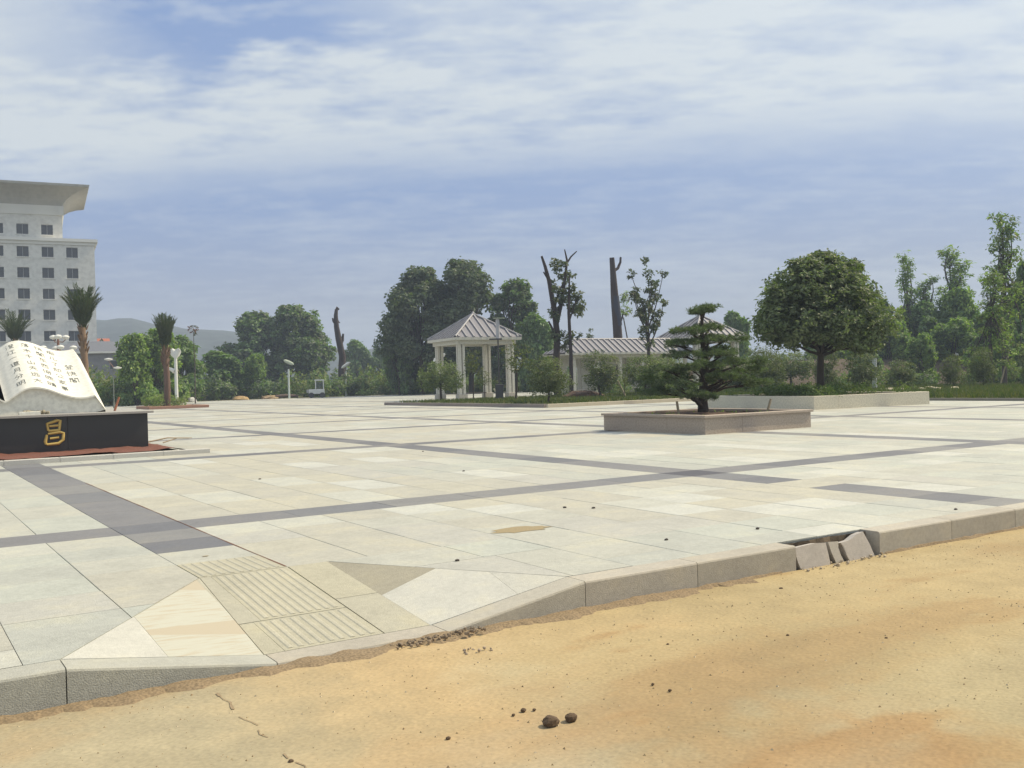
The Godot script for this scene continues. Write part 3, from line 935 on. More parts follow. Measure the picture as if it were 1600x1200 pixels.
# ---------------------------------------------------------------- the stone book
const STROKES := {
	"deng": [[2, 1, 4.5, 1, 1, 4.5], [2.2, 2.4, 3.2, 3.2], [6, 0.8, 9.5, 4.5], [8.5, 1, 7, 2.2], [9.3, 2.2, 7.9, 3.2], [3, 4, 7.5, 4], [3.2, 5.2, 7.2, 5.2, 7.2, 7.2, 3.2, 7.2, 3.2, 5.2], [3.8, 8, 4.3, 9], [6.8, 8, 6.2, 9], [1, 9.5, 9.5, 9.5]],
	"kuai": [[2, 0.5, 2, 9.8], [0.7, 3, 0.9, 5], [3.2, 2.8, 3.8, 4], [4.5, 2.8, 8.5, 2.8, 8.5, 5.6], [3.8, 5.6, 9.6, 5.6], [6.4, 0.6, 6.4, 5.6, 3.8, 9.7], [6.6, 5.8, 9.7, 9.6]],
	"ge": [[1, 1, 1, 9.8], [1, 1, 4, 1, 4, 3.6, 1, 3.6], [6, 3.6, 6, 1, 9, 1, 9, 9.8], [1, 2.3, 4, 2.3], [6, 2.3, 9, 2.3], [4.2, 4, 2.5, 6.5], [4, 4.8, 6.6, 4.8, 2.6, 7.8], [3.6, 5.6, 7.4, 7.4], [3.6, 7.8, 6.6, 7.8, 6.6, 9.5, 3.6, 9.5, 3.6, 7.8]],
	"chi": [[5, 0.3, 5.3, 1.2], [2, 1.6, 9.5, 1.6], [2.2, 1.6, 2, 6, 0.6, 9.6], [0.6, 3, 1.4, 4], [0.4, 6.4, 1.9, 5.4], [4.2, 2.6, 3.2, 4.4], [3.6, 3.8, 6, 3.8], [3, 5.6, 6.2, 5.6], [4.7, 3.8, 4.4, 6.5, 2.8, 9.3], [4.8, 6.5, 6.2, 8.8], [7, 4.2, 9.2, 4.2, 9.2, 8.4, 7, 8.4, 7, 4.2]],
	"er": [[3.2, 1, 3, 6, 1, 9.5], [6.2, 1, 6.2, 8.4, 6.8, 9, 9.4, 9, 9.5, 7.2]],
	"le": [[2, 1.2, 8, 1.2, 5.2, 4], [5.2, 4, 5.2, 9.4, 3.8, 8.8]],
	"que": [[0.8, 2.2, 5, 2.2], [0.4, 4.6, 5.4, 4.6], [2.9, 0.5, 2.9, 4.6, 1, 8.4, 4.8, 7.6], [4, 6.4, 5.2, 8.8], [6.4, 1.6, 9.2, 1.6, 9.2, 6.6, 8.2, 6.6], [6.4, 1.6, 6.4, 9.8]],
	"gong": [[3.6, 1, 0.8, 5], [6.2, 0.8, 9.4, 5], [5, 4.6, 2.4, 8.8, 7.4, 8.2], [6.6, 6.6, 8.4, 9.6]],
	"jia": [[5, 0.2, 5.2, 1.2], [1, 3, 1, 1.8, 9, 1.8, 8.6, 3], [2.2, 3.4, 7.8, 3.4], [5, 3.4, 1.4, 6.4], [3.6, 4.8, 5.4, 7, 5.2, 9.4, 4, 9], [4.6, 5.8, 1.2, 8], [5, 7, 1.4, 9.6], [8.2, 4.4, 5.6, 6.2], [5.6, 6, 9.4, 9.4]],
	"shi": [[1, 1.6, 9, 1.6], [2.6, 2.6, 7.4, 2.6, 7.4, 4, 2.6, 4, 2.6, 2.6], [2.2, 5, 7.8, 5, 7.8, 7.8, 2.2, 7.8], [0.5, 6.4, 9.5, 6.4], [5, 0.3, 5, 9.6, 3.8, 9]],
	"dong": [[1.4, 2, 8.6, 2], [4.2, 0.4, 2.2, 5, 8.8, 5], [5.4, 3.2, 5.4, 9.6, 4.2, 9], [3.4, 6.4, 1.4, 8.6], [7, 6.4, 9.2, 8.6]],
	"xi": [[0.8, 1.4, 9.2, 1.4], [1.6, 3.4, 8.4, 3.4, 8.4, 9.2, 1.6, 9.2, 1.6, 3.4], [4, 1.4, 3.8, 5.4, 2.6, 6.8], [6, 1.4, 6, 6.2, 7.6, 6.4]],
	"yi_lean": [[2.4, 0.4, 0.4, 5], [1.6, 3.2, 1.6, 9.8], [3.4, 2, 9.6, 2], [6.4, 0.4, 4, 3.8], [6.6, 2.2, 9, 3.8], [3.2, 4.8, 9.8, 4.8], [3.8, 6, 6.6, 6, 6.6, 8.2, 3.8, 8.2, 3.8, 6], [8.4, 4.8, 8.4, 9.5, 7.2, 9]],
	"wan": [[0.8, 2, 3.4, 2, 3.4, 8.4, 0.8, 8.4, 0.8, 2], [0.8, 5, 3.4, 5], [5.8, 0.4, 4.2, 3], [5.4, 1.6, 7.6, 1.6, 6.8, 2.8], [4.8, 2.8, 9, 2.8, 9, 5.2, 4.8, 5.2, 4.8, 2.8], [6.8, 2.8, 6, 7, 4, 9.6], [7.2, 5.2, 7.2, 8.6, 9.6, 9, 9.6, 7.6]],
	"qing": [[0.8, 1.6, 3.4, 1.6, 3.4, 8.2, 0.8, 8.2, 0.8, 1.6], [0.8, 4.8, 3.4, 4.8], [4.6, 1.4, 9.4, 1.4], [5, 2.8, 9, 2.8], [4.2, 4.2, 9.8, 4.2], [7, 0.4, 7, 4.2], [5.2, 5.4, 5.2, 9.6], [5.2, 5.4, 8.8, 5.4, 8.8, 9.4, 8, 9.4], [5.2, 6.7, 8.8, 6.7], [5.2, 8, 8.8, 8]],
	"luo": [[0.8, 1.8, 9.2, 1.8], [3.4, 0.5, 3.4, 2.8], [6.6, 0.5, 6.6, 2.8], [1.4, 3.4, 2.4, 4.2], [0.8, 5.4, 1.8, 6.2], [0.6, 9.4, 2.6, 7], [5.6, 3, 3.4, 5.6], [4.8, 4, 8.4, 4, 4, 7.4], [5, 5, 9.4, 7.6], [4.6, 7.2, 7.8, 7.2, 7.8, 9.5, 4.6, 9.5, 4.6, 7.2]],
	"mu": [[1, 3.2, 9, 3.2], [5, 0.5, 5, 9.8], [5, 3.4, 0.8, 8.2], [5, 3.4, 9.3, 8]],
	"qian": [[7.4, 0.8, 2.4, 2.2], [0.8, 4.8, 9.2, 4.8], [5, 1.6, 5, 9.8]],
	"shan": [[5, 1, 5, 8.6], [1.4, 3.8, 1.4, 8.8, 8.6, 8.8], [8.6, 3.6, 8.6, 9.4]],
	"tian": [[1.6, 1.4, 8.4, 1.4], [0.8, 4.4, 9.2, 4.4], [5, 1.4, 4.6, 5, 0.8, 9.6], [5, 4.8, 9.4, 9.4]],
	"yuan": [[3.8, 1.4, 8.4, 1.4], [3.2, 3.6, 9.4, 3.6], [5.2, 3.6, 4.8, 6, 3.4, 7.6], [7, 3.6, 7, 7.2, 9.2, 7.2, 9.4, 6], [1, 1, 2, 2.2], [0.6, 4, 2.2, 4, 1.8, 7.6], [0.4, 9, 2, 7.8, 4, 9.2, 9.8, 9.2]],
	"da": [[0.8, 3.4, 9.2, 3.4], [5, 0.5, 4.6, 5, 0.8, 9.6], [5, 4, 9.4, 9.4]],
	"jiang": [[1.2, 0.8, 2.4, 1.8], [0.5, 3.6, 1.8, 4.6], [0.6, 9, 2.6, 5.8], [3.8, 1.6, 9.2, 1.6], [6.4, 1.6, 6.4, 8.8], [3.2, 8.8, 9.8, 8.8]],
	"yi_one": [[0.8, 5, 9.2, 4.6]],
	"dao": [[4.6, 0.4, 5.2, 1.4], [8, 0.3, 7.2, 1.4], [3.4, 1.8, 9.6, 1.8], [6.4, 1.8, 6, 3], [4.4, 3, 8.4, 3, 8.4, 7.6, 4.4, 7.6, 4.4, 3], [4.4, 4.5, 8.4, 4.5], [4.4, 6, 8.4, 6], [1, 1, 2, 2.2], [0.6, 4, 2.2, 4, 1.8, 7.8], [0.4, 9, 2, 8, 4, 9.3, 9.8, 9.3]],
	"yue": [[3, 1, 8, 1, 8, 9.4, 6.8, 9.2], [3, 1, 3, 6, 1.4, 9.6], [3, 3.6, 8, 3.6], [3, 6.2, 8, 6.2]],
	"fen": [[4, 0.8, 0.6, 5], [6, 0.6, 9.5, 4.8], [2.4, 5.2, 7.8, 5.2, 7.4, 9.2, 6, 8.8], [5, 5.2, 4.2, 8, 1.6, 9.8]],
	"ming": [[0.8, 2, 3.6, 2, 3.6, 7.8, 0.8, 7.8, 0.8, 2], [0.8, 4.8, 3.6, 4.8], [5.4, 1, 9, 1, 9, 9.4, 7.8, 9.2], [5.4, 1, 5.4, 6, 4.2, 9.6], [5.4, 3.6, 9, 3.6], [5.4, 6.2, 9, 6.2]],
}
const COLUMNS := [
	[0.2, ["cheng", "jiang", "yi_one", "dao", "yue", "fen", "ming"]],
	[0.385, ["luo", "mu", "qian", "shan", "tian", "yuan", "da"]],
	[0.545, ["kuai", "ge", "dong", "xi", "yi_lean", "wan", "qing"]],
	[0.69, ["chi", "er", "le", "que", "gong", "jia", "shi"]],
]

# right-hand page: u from the valley (0) to the fore edge (1), w from the near edge (0) to the far edge (1)
func page(u: float, w: float) -> Vector3:
	var h := 0.0
	var k := [[0.0, 0.0], [0.08, 0.1], [0.2, 0.25], [0.33, 0.3], [0.48, 0.245], [0.62, 0.14], [0.76, 0.06], [0.86, 0.045], [0.94, 0.06], [1.0, 0.09]]
	for i in k.size() - 1:
		if u <= k[i + 1][0] + 0.0001:
			var t: float = (u - k[i][0]) / (k[i + 1][0] - k[i][0])
			var p0: float = k[max(i - 1, 0)][1]
			var p3: float = k[min(i + 2, k.size() - 1)][1]
			h = cubic_interpolate(k[i][1], k[i + 1][1], p0, p3, t)
			break
	return v(2.28 + 1.81 * u, 1.23 + h + 1.15 * w, 23.7 + 2.75 * w)

func build_book() -> void:
	var stone := plain("book_stone", lin(0.72, 0.715, 0.65), 0.65, 0, noise_tex(0.03, 0.9, 1.04, 120), 0.5)
	# soil bed with its white kerb
	var bed := structure("soil_bed")
	var s := MB.new()
	var f := FastNoiseLite.new()
	f.seed = 131; f.frequency = 0.9
	var hs := func(a: float, b: float) -> float:
		var edge := smoothstep(5.9, 5.2, a)
		return 0.02 + 0.1 * edge + (0.05 * f.get_noise_2d(a, b) + 0.03 * f.get_noise_2d(a * 5, b * 5)) * edge
	var x := -4.0
	while x < 5.75:
		var b := 21.5
		while b < 27.3:
			s.quad(v(x, hs.call(x, b), b), v(x, hs.call(x, b + 0.16), b + 0.16), v(x + 0.16, hs.call(x + 0.16, b + 0.16), b + 0.16), v(x + 0.16, hs.call(x + 0.16, b), b))
			b += 0.16
		x += 0.16
	part("red_soil", s.mesh(), plain("red_soil", lin(0.2, 0.075, 0.05), 0.95, 0, noise_tex(0.06, 0.5, 1.2, 132), 1.5), bed)
	var kx := -4.0
	while kx < 5.9:
		var m := MB.new()
		var l := minf(1.0, 5.97 - kx)
		m.slab(v(kx + l / 2, -0.02, 21.4), Vector3(l - 0.006, 0.115, 0.2), 0.008)
		part("bed_kerb_stone", m.mesh(), plain("bed_kerb", lin(0.527, 0.518, 0.484), 0.75, 0, noise_tex(0.08, 0.85, 1.05, 133), 1.0), bed)
		kx += 1.0
	# pedestal
	var ped := thing("book_pedestal", v(1.0, 0, 25.2), 0, "long black stone pedestal with a gold character under the white book", "pedestal")
	var black := plain("black_stone", lin(0.032, 0.034, 0.037), 0.32, 0, noise_tex(0.1, 0.7, 1.2, 140), 1.2)
	for k in 6:
		var g := MB.new()
		var a0 := -5.0 + k * 1.69
		g.box(v(a0 + 0.845 - 1.0, 0.47, 0.0 - 25.2 + 25.2 - 0.0), Vector3(1.684, 0.8, 3.8))
		part("stone_panel", g.mesh(), black, ped)
	var cap := MB.new()
	cap.slab(v(-0.9, 0.871, 0), Vector3(10.3, 0.055, 4.0), 0.01)
	part("pedestal_cap", cap.mesh(), plain("cap_stone", lin(0.378, 0.369, 0.342), 0.6, 0, noise_tex(0.08, 0.8, 1.05, 141), 1.0), ped)
	# the gold character: two boxes with a bar, brushed and rounded
	var gold := plain("gold_paint", lin(0.55, 0.4, 0.12), 0.45, 0.25)
	var ch := MB.new()
	var zf := -1.9
	for st in [[[-0.14, 0.2, -0.12, 0.035, 0.02], [-0.14, 0.185, 0.06, 0.25, 0.12, 0.245, 0.1, 0.04, -0.12, 0.03], [-0.1, 0.13, 0.09, 0.14]],
			[[-0.15, -0.05, -0.185, -0.2, -0.17, -0.26], [-0.13, -0.035, 0.1, -0.005, 0.18, -0.03, 0.17, -0.17, 0.08, -0.25, -0.16, -0.265], [-0.09, -0.14, 0.09, -0.12]]]:
		for line in st:
			var pts := []
			var rad := []
			var cnt: int = line.size() / 2
			for i in cnt:
				pts.append(v(2.18 + line[i * 2], 0.535 + line[i * 2 + 1], zf - 0.012))
				rad.append(0.037 if i > 0 and i < cnt - 1 else 0.027)
			ch.tube(pts, rad, 8)
	part("gold_character", ch.mesh(), gold, ped).set_meta("label", "gold character made of two stacked suns")
	# the book itself, both halves
	var book := thing("stone_book", v(2.28, 0.926, 25), 0, "open white stone book carved with columns of black characters", "sculpture")
	var o := v(2.28, 0.926, 25)
	for side in [1.0, -1.0]:
		var mir := func(p: Vector3) -> Vector3:
			return Vector3((p.x - 2.28) * side, p.y - o.y, p.z - o.z)
		var m := MB.new()
		var N := 28
		var W := 10
		for i in N:
			for j in W:
				var u0 := float(i) / N; var u1 := float(i + 1) / N
				var w0 := float(j) / W; var w1 := float(j + 1) / W
				var q := [page(u0, w0), page(u0, w1), page(u1, w1), page(u1, w0)]
				var nn := []
				for e in [[u0, w0], [u0, w1], [u1, w1], [u1, w0]]:
					var du: Vector3 = page(minf(e[0] + 0.01, 1), 0) - page(maxf(e[0] - 0.01, 0), 0)
					var nv := du.cross(v(0, 1.15, 2.75)).normalized()
					if nv.y < 0: nv = -nv
					nn.append(Vector3(nv.x * side, nv.y, nv.z))
				m.tri_n(mir.call(q[0]), mir.call(q[1]), mir.call(q[2]), nn[0], nn[1], nn[2])
				m.tri_n(mir.call(q[0]), mir.call(q[2]), mir.call(q[3]), nn[0], nn[2], nn[3])
		part("page", m.mesh(), stone, book)
		var e2 := MB.new()
		# fore edge: the slanting side of the block of leaves
		for j in W:
			var w0 := float(j) / W; var w1 := float(j + 1) / W
			var out := func(w: float) -> Vector3:
				var p := page(1, w)
				var drop := lerpf(0.37, 0.25, w)
				return Vector3(p.x + lerpf(0.24, 0.16, w), p.y - drop, p.z)
			e2.quad(mir.call(page(1, w0)), mir.call(page(1, w1)), mir.call(out.call(w1)), mir.call(out.call(w0)))
		part("fore_edge", e2.mesh(), stone, book)
		# page lip: a thin overhanging edge along the near side
		var lip := MB.new()
		for i in N:
			var a := page(float(i) / N, 0)
			var b := page(float(i + 1) / N, 0)
			var dn := Vector3(0, -0.035, 0)
			var fw := Vector3(0, -0.004, 0.03)
			lip.quad(mir.call(a), mir.call(b), mir.call(b + fw), mir.call(a + fw))
			lip.quad(mir.call(a + fw), mir.call(b + fw), mir.call(b + fw + dn), mir.call(a + fw + dn))
			lip.quad(mir.call(a + fw + dn), mir.call(b + fw + dn), mir.call(b + dn - Vector3(0, 0, 0.05)), mir.call(a + dn - Vector3(0, 0, 0.05)))
		part("page_edge", lip.mesh(), stone, book)
		# grey supporting front, back and sides
		var fr := MB.new()
		for i in N:
			for w in [0.02, 1.0]:
				var a := page(float(i) / N, w)
				var b := page(float(i + 1) / N, w)
				fr.quad(mir.call(a), mir.call(b), mir.call(Vector3(b.x, 0.92, b.z)), mir.call(Vector3(a.x, 0.92, a.z)))
		var f0 := page(1, 0.02); var f1 := page(1, 1.0)
		fr.tri(mir.call(f0), mir.call(f0 + Vector3(0.235, -0.37, 0)), mir.call(Vector3(f0.x, 0.92, f0.z)))
		fr.quad(mir.call(f0 + Vector3(0.235, -0.37, 0)), mir.call(f1 + Vector3(0.155, -0.25, 0)), mir.call(Vector3(f1.x + 0.15, 0.92, f1.z)), mir.call(Vector3(f0.x + 0.23, 0.92, f0.z)))
		part("support", fr.mesh(), stone, book)
	# characters cut into the right-hand page and inked
	var ink := plain("ink", lin(0.05, 0.06, 0.055), 0.7)
	var sets := []
	for c in COLUMNS:
		for r in 7:
			sets.append([c[0], 0.9 - r * 0.128, 0.088, c[1][r]])
	for r in 3:
		sets.append([0.85, 0.62 - r * 0.14, 0.1, ["deng", "kuai", "ge"][r]])
	for e in sets:
		var lines: Array
		if e[3] == "cheng":
			lines = [[1.2, 0.8, 2.2, 1.8], [0.5, 3.6, 1.6, 4.6], [0.6, 9, 2.2, 5.8]]
			for l in STROKES["deng"]:
				var q := []
				for i in l.size(): q.append(3.0 + l[i] * 0.7 if i % 2 == 0 else l[i])
				lines.append(q)
		else:
			lines = STROKES[e[3]]
		var g := MB.new()
		var at := func(lx: float, ly: float) -> Vector3:
			return page(e[0] + (lx - 5) * 0.1 * e[2] * 1.18, clampf(e[1] + (5 - ly) * 0.1 * e[2], 0, 1)) + Vector3(0, 0.004, 0.001) - o
		for l in lines:
			for i in l.size() / 2 - 1:
				var n := 4
				for k in n:
					var ax: float = lerpf(l[i * 2], l[i * 2 + 2], float(k) / n)
					var ay: float = lerpf(l[i * 2 + 1], l[i * 2 + 3], float(k) / n)
					var bx: float = lerpf(l[i * 2], l[i * 2 + 2], float(k + 1) / n)
					var by: float = lerpf(l[i * 2 + 1], l[i * 2 + 3], float(k + 1) / n)
					var dx := bx - ax; var dy := by - ay
					var ln := sqrt(dx * dx + dy * dy) + 0.0001
					var ox := -dy / ln * 0.3; var oy := dx / ln * 0.3
					g.quad(at.call(ax - ox, ay - oy), at.call(ax + ox, ay + oy), at.call(bx + ox, by + oy), at.call(bx - ox, by - oy))
		part("character", g.mesh(), ink, book)
	# odds and ends: a stone block and rubble on the ledge, sticks in the soil
	var blk := MB.new()
	blk.slab(Vector3.ZERO, Vector3(0.42, 0.07, 0.12), 0.006)
	solo("stone_offcut", blk.mesh(), stone, v(2.72, 0.926, 23.42), "small pale stone offcut lying on the pedestal ledge", "stone")
	var hp := MB.new()
	for k in 40:
		hp.lump(Vector3(rng.randf_range(-0.3, 0.3), rng.randf_range(0, 0.05), rng.randf_range(-0.05, 0.05)), Vector3.ONE * rng.randf_range(0.015, 0.045), rng, 0.35, 3, 6)
	var hh := solo("ledge_rubble", hp.mesh(), plain("ledge_rubble", lin(0.3, 0.27, 0.2), 0.95), v(2.85, 0.94, 23.58), "little heap of mortar rubble on the ledge under the book", "rubble")
	hh.set_meta("kind", "stuff")
	var wood := plain("stick", lin(0.3, 0.24, 0.17), 0.85)
	for e in [[Vector3(-0.5, 0.12, 0.1), Vector3(0.6, 0.16, -0.15), 0.018, 5.9, 24.9], [Vector3(-0.3, 0.05, 0), Vector3(0.5, 0.12, -0.3), 0.015, 6.3, 25.6]]:
		var g := MB.new()
		g.tube([e[0], e[0].lerp(e[1], 0.5) + Vector3(0, 0.06, 0), e[1]], [e[2], e[2] * 0.9, e[2] * 0.6], 6)
		solo("stick", g.mesh(), wood, v(e[3], 0.0, e[4]), "dry bent stick lying on the red soil beside the pedestal", "stick", "sticks on the red soil")
	var g2 := MB.new()
	g2.tube([Vector3.ZERO, Vector3(0.12, 0.32, -0.05)], [0.03, 0.025], 6)
	solo("wooden_peg", g2.mesh(), plain("red_wood", lin(0.25, 0.1, 0.06), 0.85), v(4.62, 0.926, 24.3), "short reddish wooden peg leaning on the pedestal cap", "peg")

# ---------------------------------------------------------------- planters
func planter(at: Vector3, turn: float, w: float, d: float, h: float, stone: Material, capm: Material, per: float, label: String, overhang: float) -> Node3D:
	var o := thing("stone_planter", at, turn, label, "planter")
	var t := 0.18
	for side in 4:
		var along: float = w if side % 2 == 0 else d - 2 * t
		var n := maxi(1, roundi(along / per))
		for k in n:
			var m := MB.new()
			var c := -along / 2 + along * (k + 0.5) / n
			var l := along / n - 0.004
			var wob := rng.randf_range(-0.0015, 0.0015)
			if side % 2 == 0:
				m.box(Vector3(c, h / 2 - 0.03, (d / 2 - t / 2 + wob) * (1 if side == 0 else -1)), Vector3(l, h - 0.06, t))
			else:
				m.box(Vector3((w / 2 - t / 2 + wob) * (1 if side == 1 else -1), h / 2 - 0.03, c), Vector3(t, h - 0.06, l))
			part("facing_slab", m.mesh(), stone, o)
	for side in 4:
		var m := MB.new()
		var cw := 0.26
		if side % 2 == 0:
			m.slab(Vector3(0, h - 0.058, (d / 2 + overhang - cw / 2) * (1 if side == 0 else -1)), Vector3(w + overhang * 2, 0.058, cw), 0.006)
		else:
			m.slab(Vector3((w / 2 + overhang - cw / 2) * (1 if side == 1 else -1), h - 0.058, 0), Vector3(cw, 0.058, d + overhang * 2 - 2 * cw - 0.004), 0.006)
		part("coping", m.mesh(), capm, o)
	var so := MB.new()
	var f := FastNoiseLite.new()
	f.seed = 3; f.frequency = 1.1
	for i in 16:
		for j in 16:
			var q := []
			for e in [[i, j], [i, j + 1], [i + 1, j + 1], [i + 1, j]]:
				var px: float = (e[0] / 16.0 - 0.5) * (w - 0.3); var pz: float = (e[1] / 16.0 - 0.5) * (d - 0.3)
				q.append(Vector3(px, h - 0.1 + 0.07 * f.get_noise_2d(px, pz) + 0.06 * exp(-(px * px + pz * pz)), pz))
			so.quad(q[0], q[3], q[2], q[1])
	part("soil", so.mesh(), plain("planter_soil", lin(0.13, 0.075, 0.05), 0.95, 0, noise_tex(0.06, 0.5, 1.2, 152), 1.5), o)
	return o

func build_planters() -> void:
	var pink := plain("pink_granite", lin(0.391, 0.327, 0.272), 0.7, 0, noise_tex(0.05, 0.85, 1.06, 150, 512, 5), 0.7)
	var cream := plain("cream_granite", lin(0.644, 0.598, 0.478), 0.7, 0, noise_tex(0.05, 0.8, 1.08, 153, 512, 5), 0.6)
	planter(v(17.98, 0, 18.62), 0, 3.66, 3.8, 0.45, pink, pink, 1.2, "square pinkish granite planter holding the layered pine", 0.05)
	planter(v(32.2, 0, 26.95), deg_to_rad(-5), 6.2, 6.1, 0.5, cream, cream, 1.2, "large square cream stone planter holding the round tree", 0.0)
	# layered pine
	var bark := plain("pine_bark", lin(0.06, 0.045, 0.035), 0.9, 0, noise_tex(0.06, 0.5, 1.2, 160), 2.0)
	var needles := foliage_mat("needles")
	var pine := thing("layered_pine", v(18.3, 0.38, 19.0), 0, "small pine trained into flat layered pads of dark needles", "tree")
	var tr := MB.new()
	tr.tube([Vector3(0, -0.1, 0), Vector3(-0.02, 0.4, 0), Vector3(0.04, 0.8, 0), Vector3(0.1, 1.3, 0), Vector3(0.0, 1.9, 0.02), Vector3(0.03, 2.35, 0), Vector3(0.06, 2.65, 0)], [0.14, 0.105, 0.095, 0.075, 0.05, 0.035, 0.02], 9)
	var r := RandomNumberGenerator.new()
	r.seed = 61
	# pads: across, up, depth, radius, thickness, leaving the trunk at height
	var pads := [[-1.05, 0.78, 0.2, 0.5, 0.13, 0.25], [-0.75, 0.98, -0.4, 0.52, 0.14, 0.5], [-0.45, 1.25, 0.35, 0.5, 0.14, 0.8], [0.62, 0.86, 0.3, 0.55, 0.13, 0.45], [1.02, 0.98, -0.2, 0.46, 0.12, 0.5], [0.3, 1.15, -0.6, 0.5, 0.14, 0.8], [1.3, 1.32, 0.1, 0.34, 0.09, 0.9], [0.72, 1.3, 0.2, 0.44, 0.12, 0.95],
		[-0.62, 1.5, 0.05, 0.4, 0.11, 1.2], [0.1, 1.5, 0.5, 0.38, 0.12, 1.2], [0.6, 1.62, -0.2, 0.46, 0.13, 1.25], [-0.5, 1.78, -0.2, 0.38, 0.11, 1.45], [0.12, 1.86, 0.1, 0.4, 0.12, 1.5], [0.78, 1.92, 0.05, 0.44, 0.11, 1.5], [-0.42, 2.08, 0.1, 0.34, 0.11, 1.8], [0.3, 2.18, -0.05, 0.3, 0.1, 1.9], [0.12, 2.62, 0.0, 0.25, 0.14, 2.4], [-0.06, 2.55, 0.05, 0.16, 0.1, 2.4], [-1.3, 0.6, -0.1, 0.38, 0.1, 0.3], [0.05, 0.95, 0.7, 0.42, 0.13, 0.6], [-0.85, 0.5, 0.5, 0.4, 0.1, 0.25], [1.25, 0.75, 0.3, 0.36, 0.1, 0.4], [-1.15, 1.15, 0.1, 0.34, 0.1, 0.7], [1.45, 1.05, -0.1, 0.3, 0.09, 0.6]]
	for q in pads:
		var c := Vector3(q[0], q[1], q[2])
		limb(tr, Vector3(0.03, q[5], 0), c - Vector3(0, q[4] * 0.6, 0), 0.045, 0.014, r, 0.08)
		for k in 4:
			var e = c + Vector3(r.randf_range(-1, 1), 0, r.randf_range(-1, 1)) * q[3] * 0.7
			limb(tr, c.lerp(Vector3(0.03, q[5], 0), 0.35), e - Vector3(0, q[4] * 0.4, 0), 0.016, 0.006, r, 0.06)
	limb(tr, Vector3(0, 0.12, 0), Vector3(-0.55, 0.42, 0.25), 0.06, 0.035, r, 0.05)
	part("trunk", tr.mesh(), bark, pine)
	var nm := MB.new()
	for q in pads:
		# each pad is a loose spray of small cushions along its twigs
		var cushions := 6 + int(17 * q[3])
		for u in cushions:
			var w0 := r.randf() * TAU
			var d0: float = sqrt(r.randf()) * q[3] * 1.2
			var cc := Vector3(q[0] + cos(w0) * d0, q[1] + r.randf_range(-0.07, 0.07) - 0.2 * d0 * d0, q[2] + sin(w0) * d0)
			var cr: float = r.randf_range(0.08, 0.19)
			for k in int(16 + 420 * cr * cr):
				var o := unit(r) * cr * pow(r.randf(), 0.4)
				o.y *= 0.42
				var w := atan2(o.z, o.x)
				nm.col = [Color(0.088, 0.12, 0.074), Color(0.112, 0.147, 0.09), Color(0.136, 0.173, 0.103)][r.randi() % 3]
				for t in 7:
					var dir := (unit(r) * 0.9 + Vector3(cos(w) * 0.45, 0.6, sin(w) * 0.45)).normalized()
					var nn := dir.cross(unit(r)).normalized()
					nm.leaf(cc + o, nn, dir, r.randf_range(0.05, 0.11), 0.013)
	part("crown", nm.mesh(), needles, pine)
	pine.scale = Vector3(1.17, 1.05, 1.17)
	# stakes
	var wood := plain("stake_wood", lin(0.42, 0.36, 0.25), 0.85, 0, noise_tex(0.03, 0.7, 1.1, 163), 3.0)
	for e in [[17.1, 18.6, Vector3(-0.14, 0.36, 0.05), "pale wooden stake leaning away from the pine trunk"], [19.55, 18.0, Vector3(0.12, 0.34, 0.1), "pale wooden stake near the planter corner far from the pine trunk"]]:
		var g := MB.new()
		g.tube([Vector3(0, -0.2, 0), e[2]], [0.034, 0.032], 7)
		solo("wooden_stake", g.mesh(), wood, v(e[0], 0.38, e[1]), e[3], "stake")
	# weeds in the pine's planter
	var wm := MB.new()
	for k in 160:
		var a := r.randf_range(-1.6, 1.6); var d := r.randf_range(-1.6, 1.6)
		if r.randf() < 0.6 and absf(a) < 1.0: continue
		wm.col = FRESH[r.randi() % 3]
		wm.leaf(Vector3(a, 0.35, d), unit(r), (Vector3(0, 1, 0) + unit(r) * 0.6).normalized(), r.randf_range(0.05, 0.13), 0.03)
	var we := solo("weeds", wm.mesh(), foliage_mat("grass_leaf"), v(17.98, 0.0, 18.62), "thin green weeds sprouting in the pine's planter", "weeds")
	we.set_meta("kind", "stuff")
	# round tree
	var blobs := []
	for q in [[2.75, 3.1, 0.1, 0.42, 0.5], [2.5, 4.3, 0.2, 0.4, 0.35], [-2.55, 4.2, 0.2, 0.4, 0.4], [-2.75, 3.0, 0.3, 0.4, 0.35], [1.5, 5.55, 0.2, 0.5, 0.3], [-1.2, 5.5, 0.3, 0.45, 0.3], [0.4, 5.9, 0.0, 0.6, 0.25], [1.7, 2.1, 0.8, 0.5, 0.3], [0, 4.0, 0, 2.1, 1.7], [-1.5, 3.3, 0.3, 1.55, 1.3], [1.5, 3.4, 0.2, 1.5, 1.35], [0.2, 3.2, 1.5, 1.6, 1.3], [0.1, 3.3, -1.5, 1.5, 1.3], [-0.8, 4.6, 0.2, 1.5, 1.15], [0.9, 4.75, -0.1, 1.45, 1.1], [0.1, 5.05, 0.4, 1.3, 0.9], [-1.9, 2.85, -0.2, 1.0, 0.7], [1.9, 2.95, 0.3, 1.0, 0.75], [0.6, 2.9, 1.4, 1.2, 0.7], [-0.7, 2.85, 1.1, 1.1, 0.65], [2.4, 3.7, 0.0, 0.65, 0.6], [-2.3, 3.6, 0.1, 0.6, 0.7]]:
		blobs.append([Vector3(q[0], q[1], q[2]), Vector3(q[3] * 1.07, q[4], q[3] * 1.07), 120 * q[3]])
	var cm := leaf_cloud(71, blobs, 16, 0.26, 0.18, [Color(0.117, 0.15, 0.083), Color(0.142, 0.174, 0.096), Color(0.166, 0.208, 0.109), Color(0.2, 0.233, 0.125)], 0.55, 0.35)
	var brk := plain("dark_bark", lin(0.07, 0.055, 0.04), 0.9, 0, noise_tex(0.06, 0.5, 1.2, 164), 1.6)
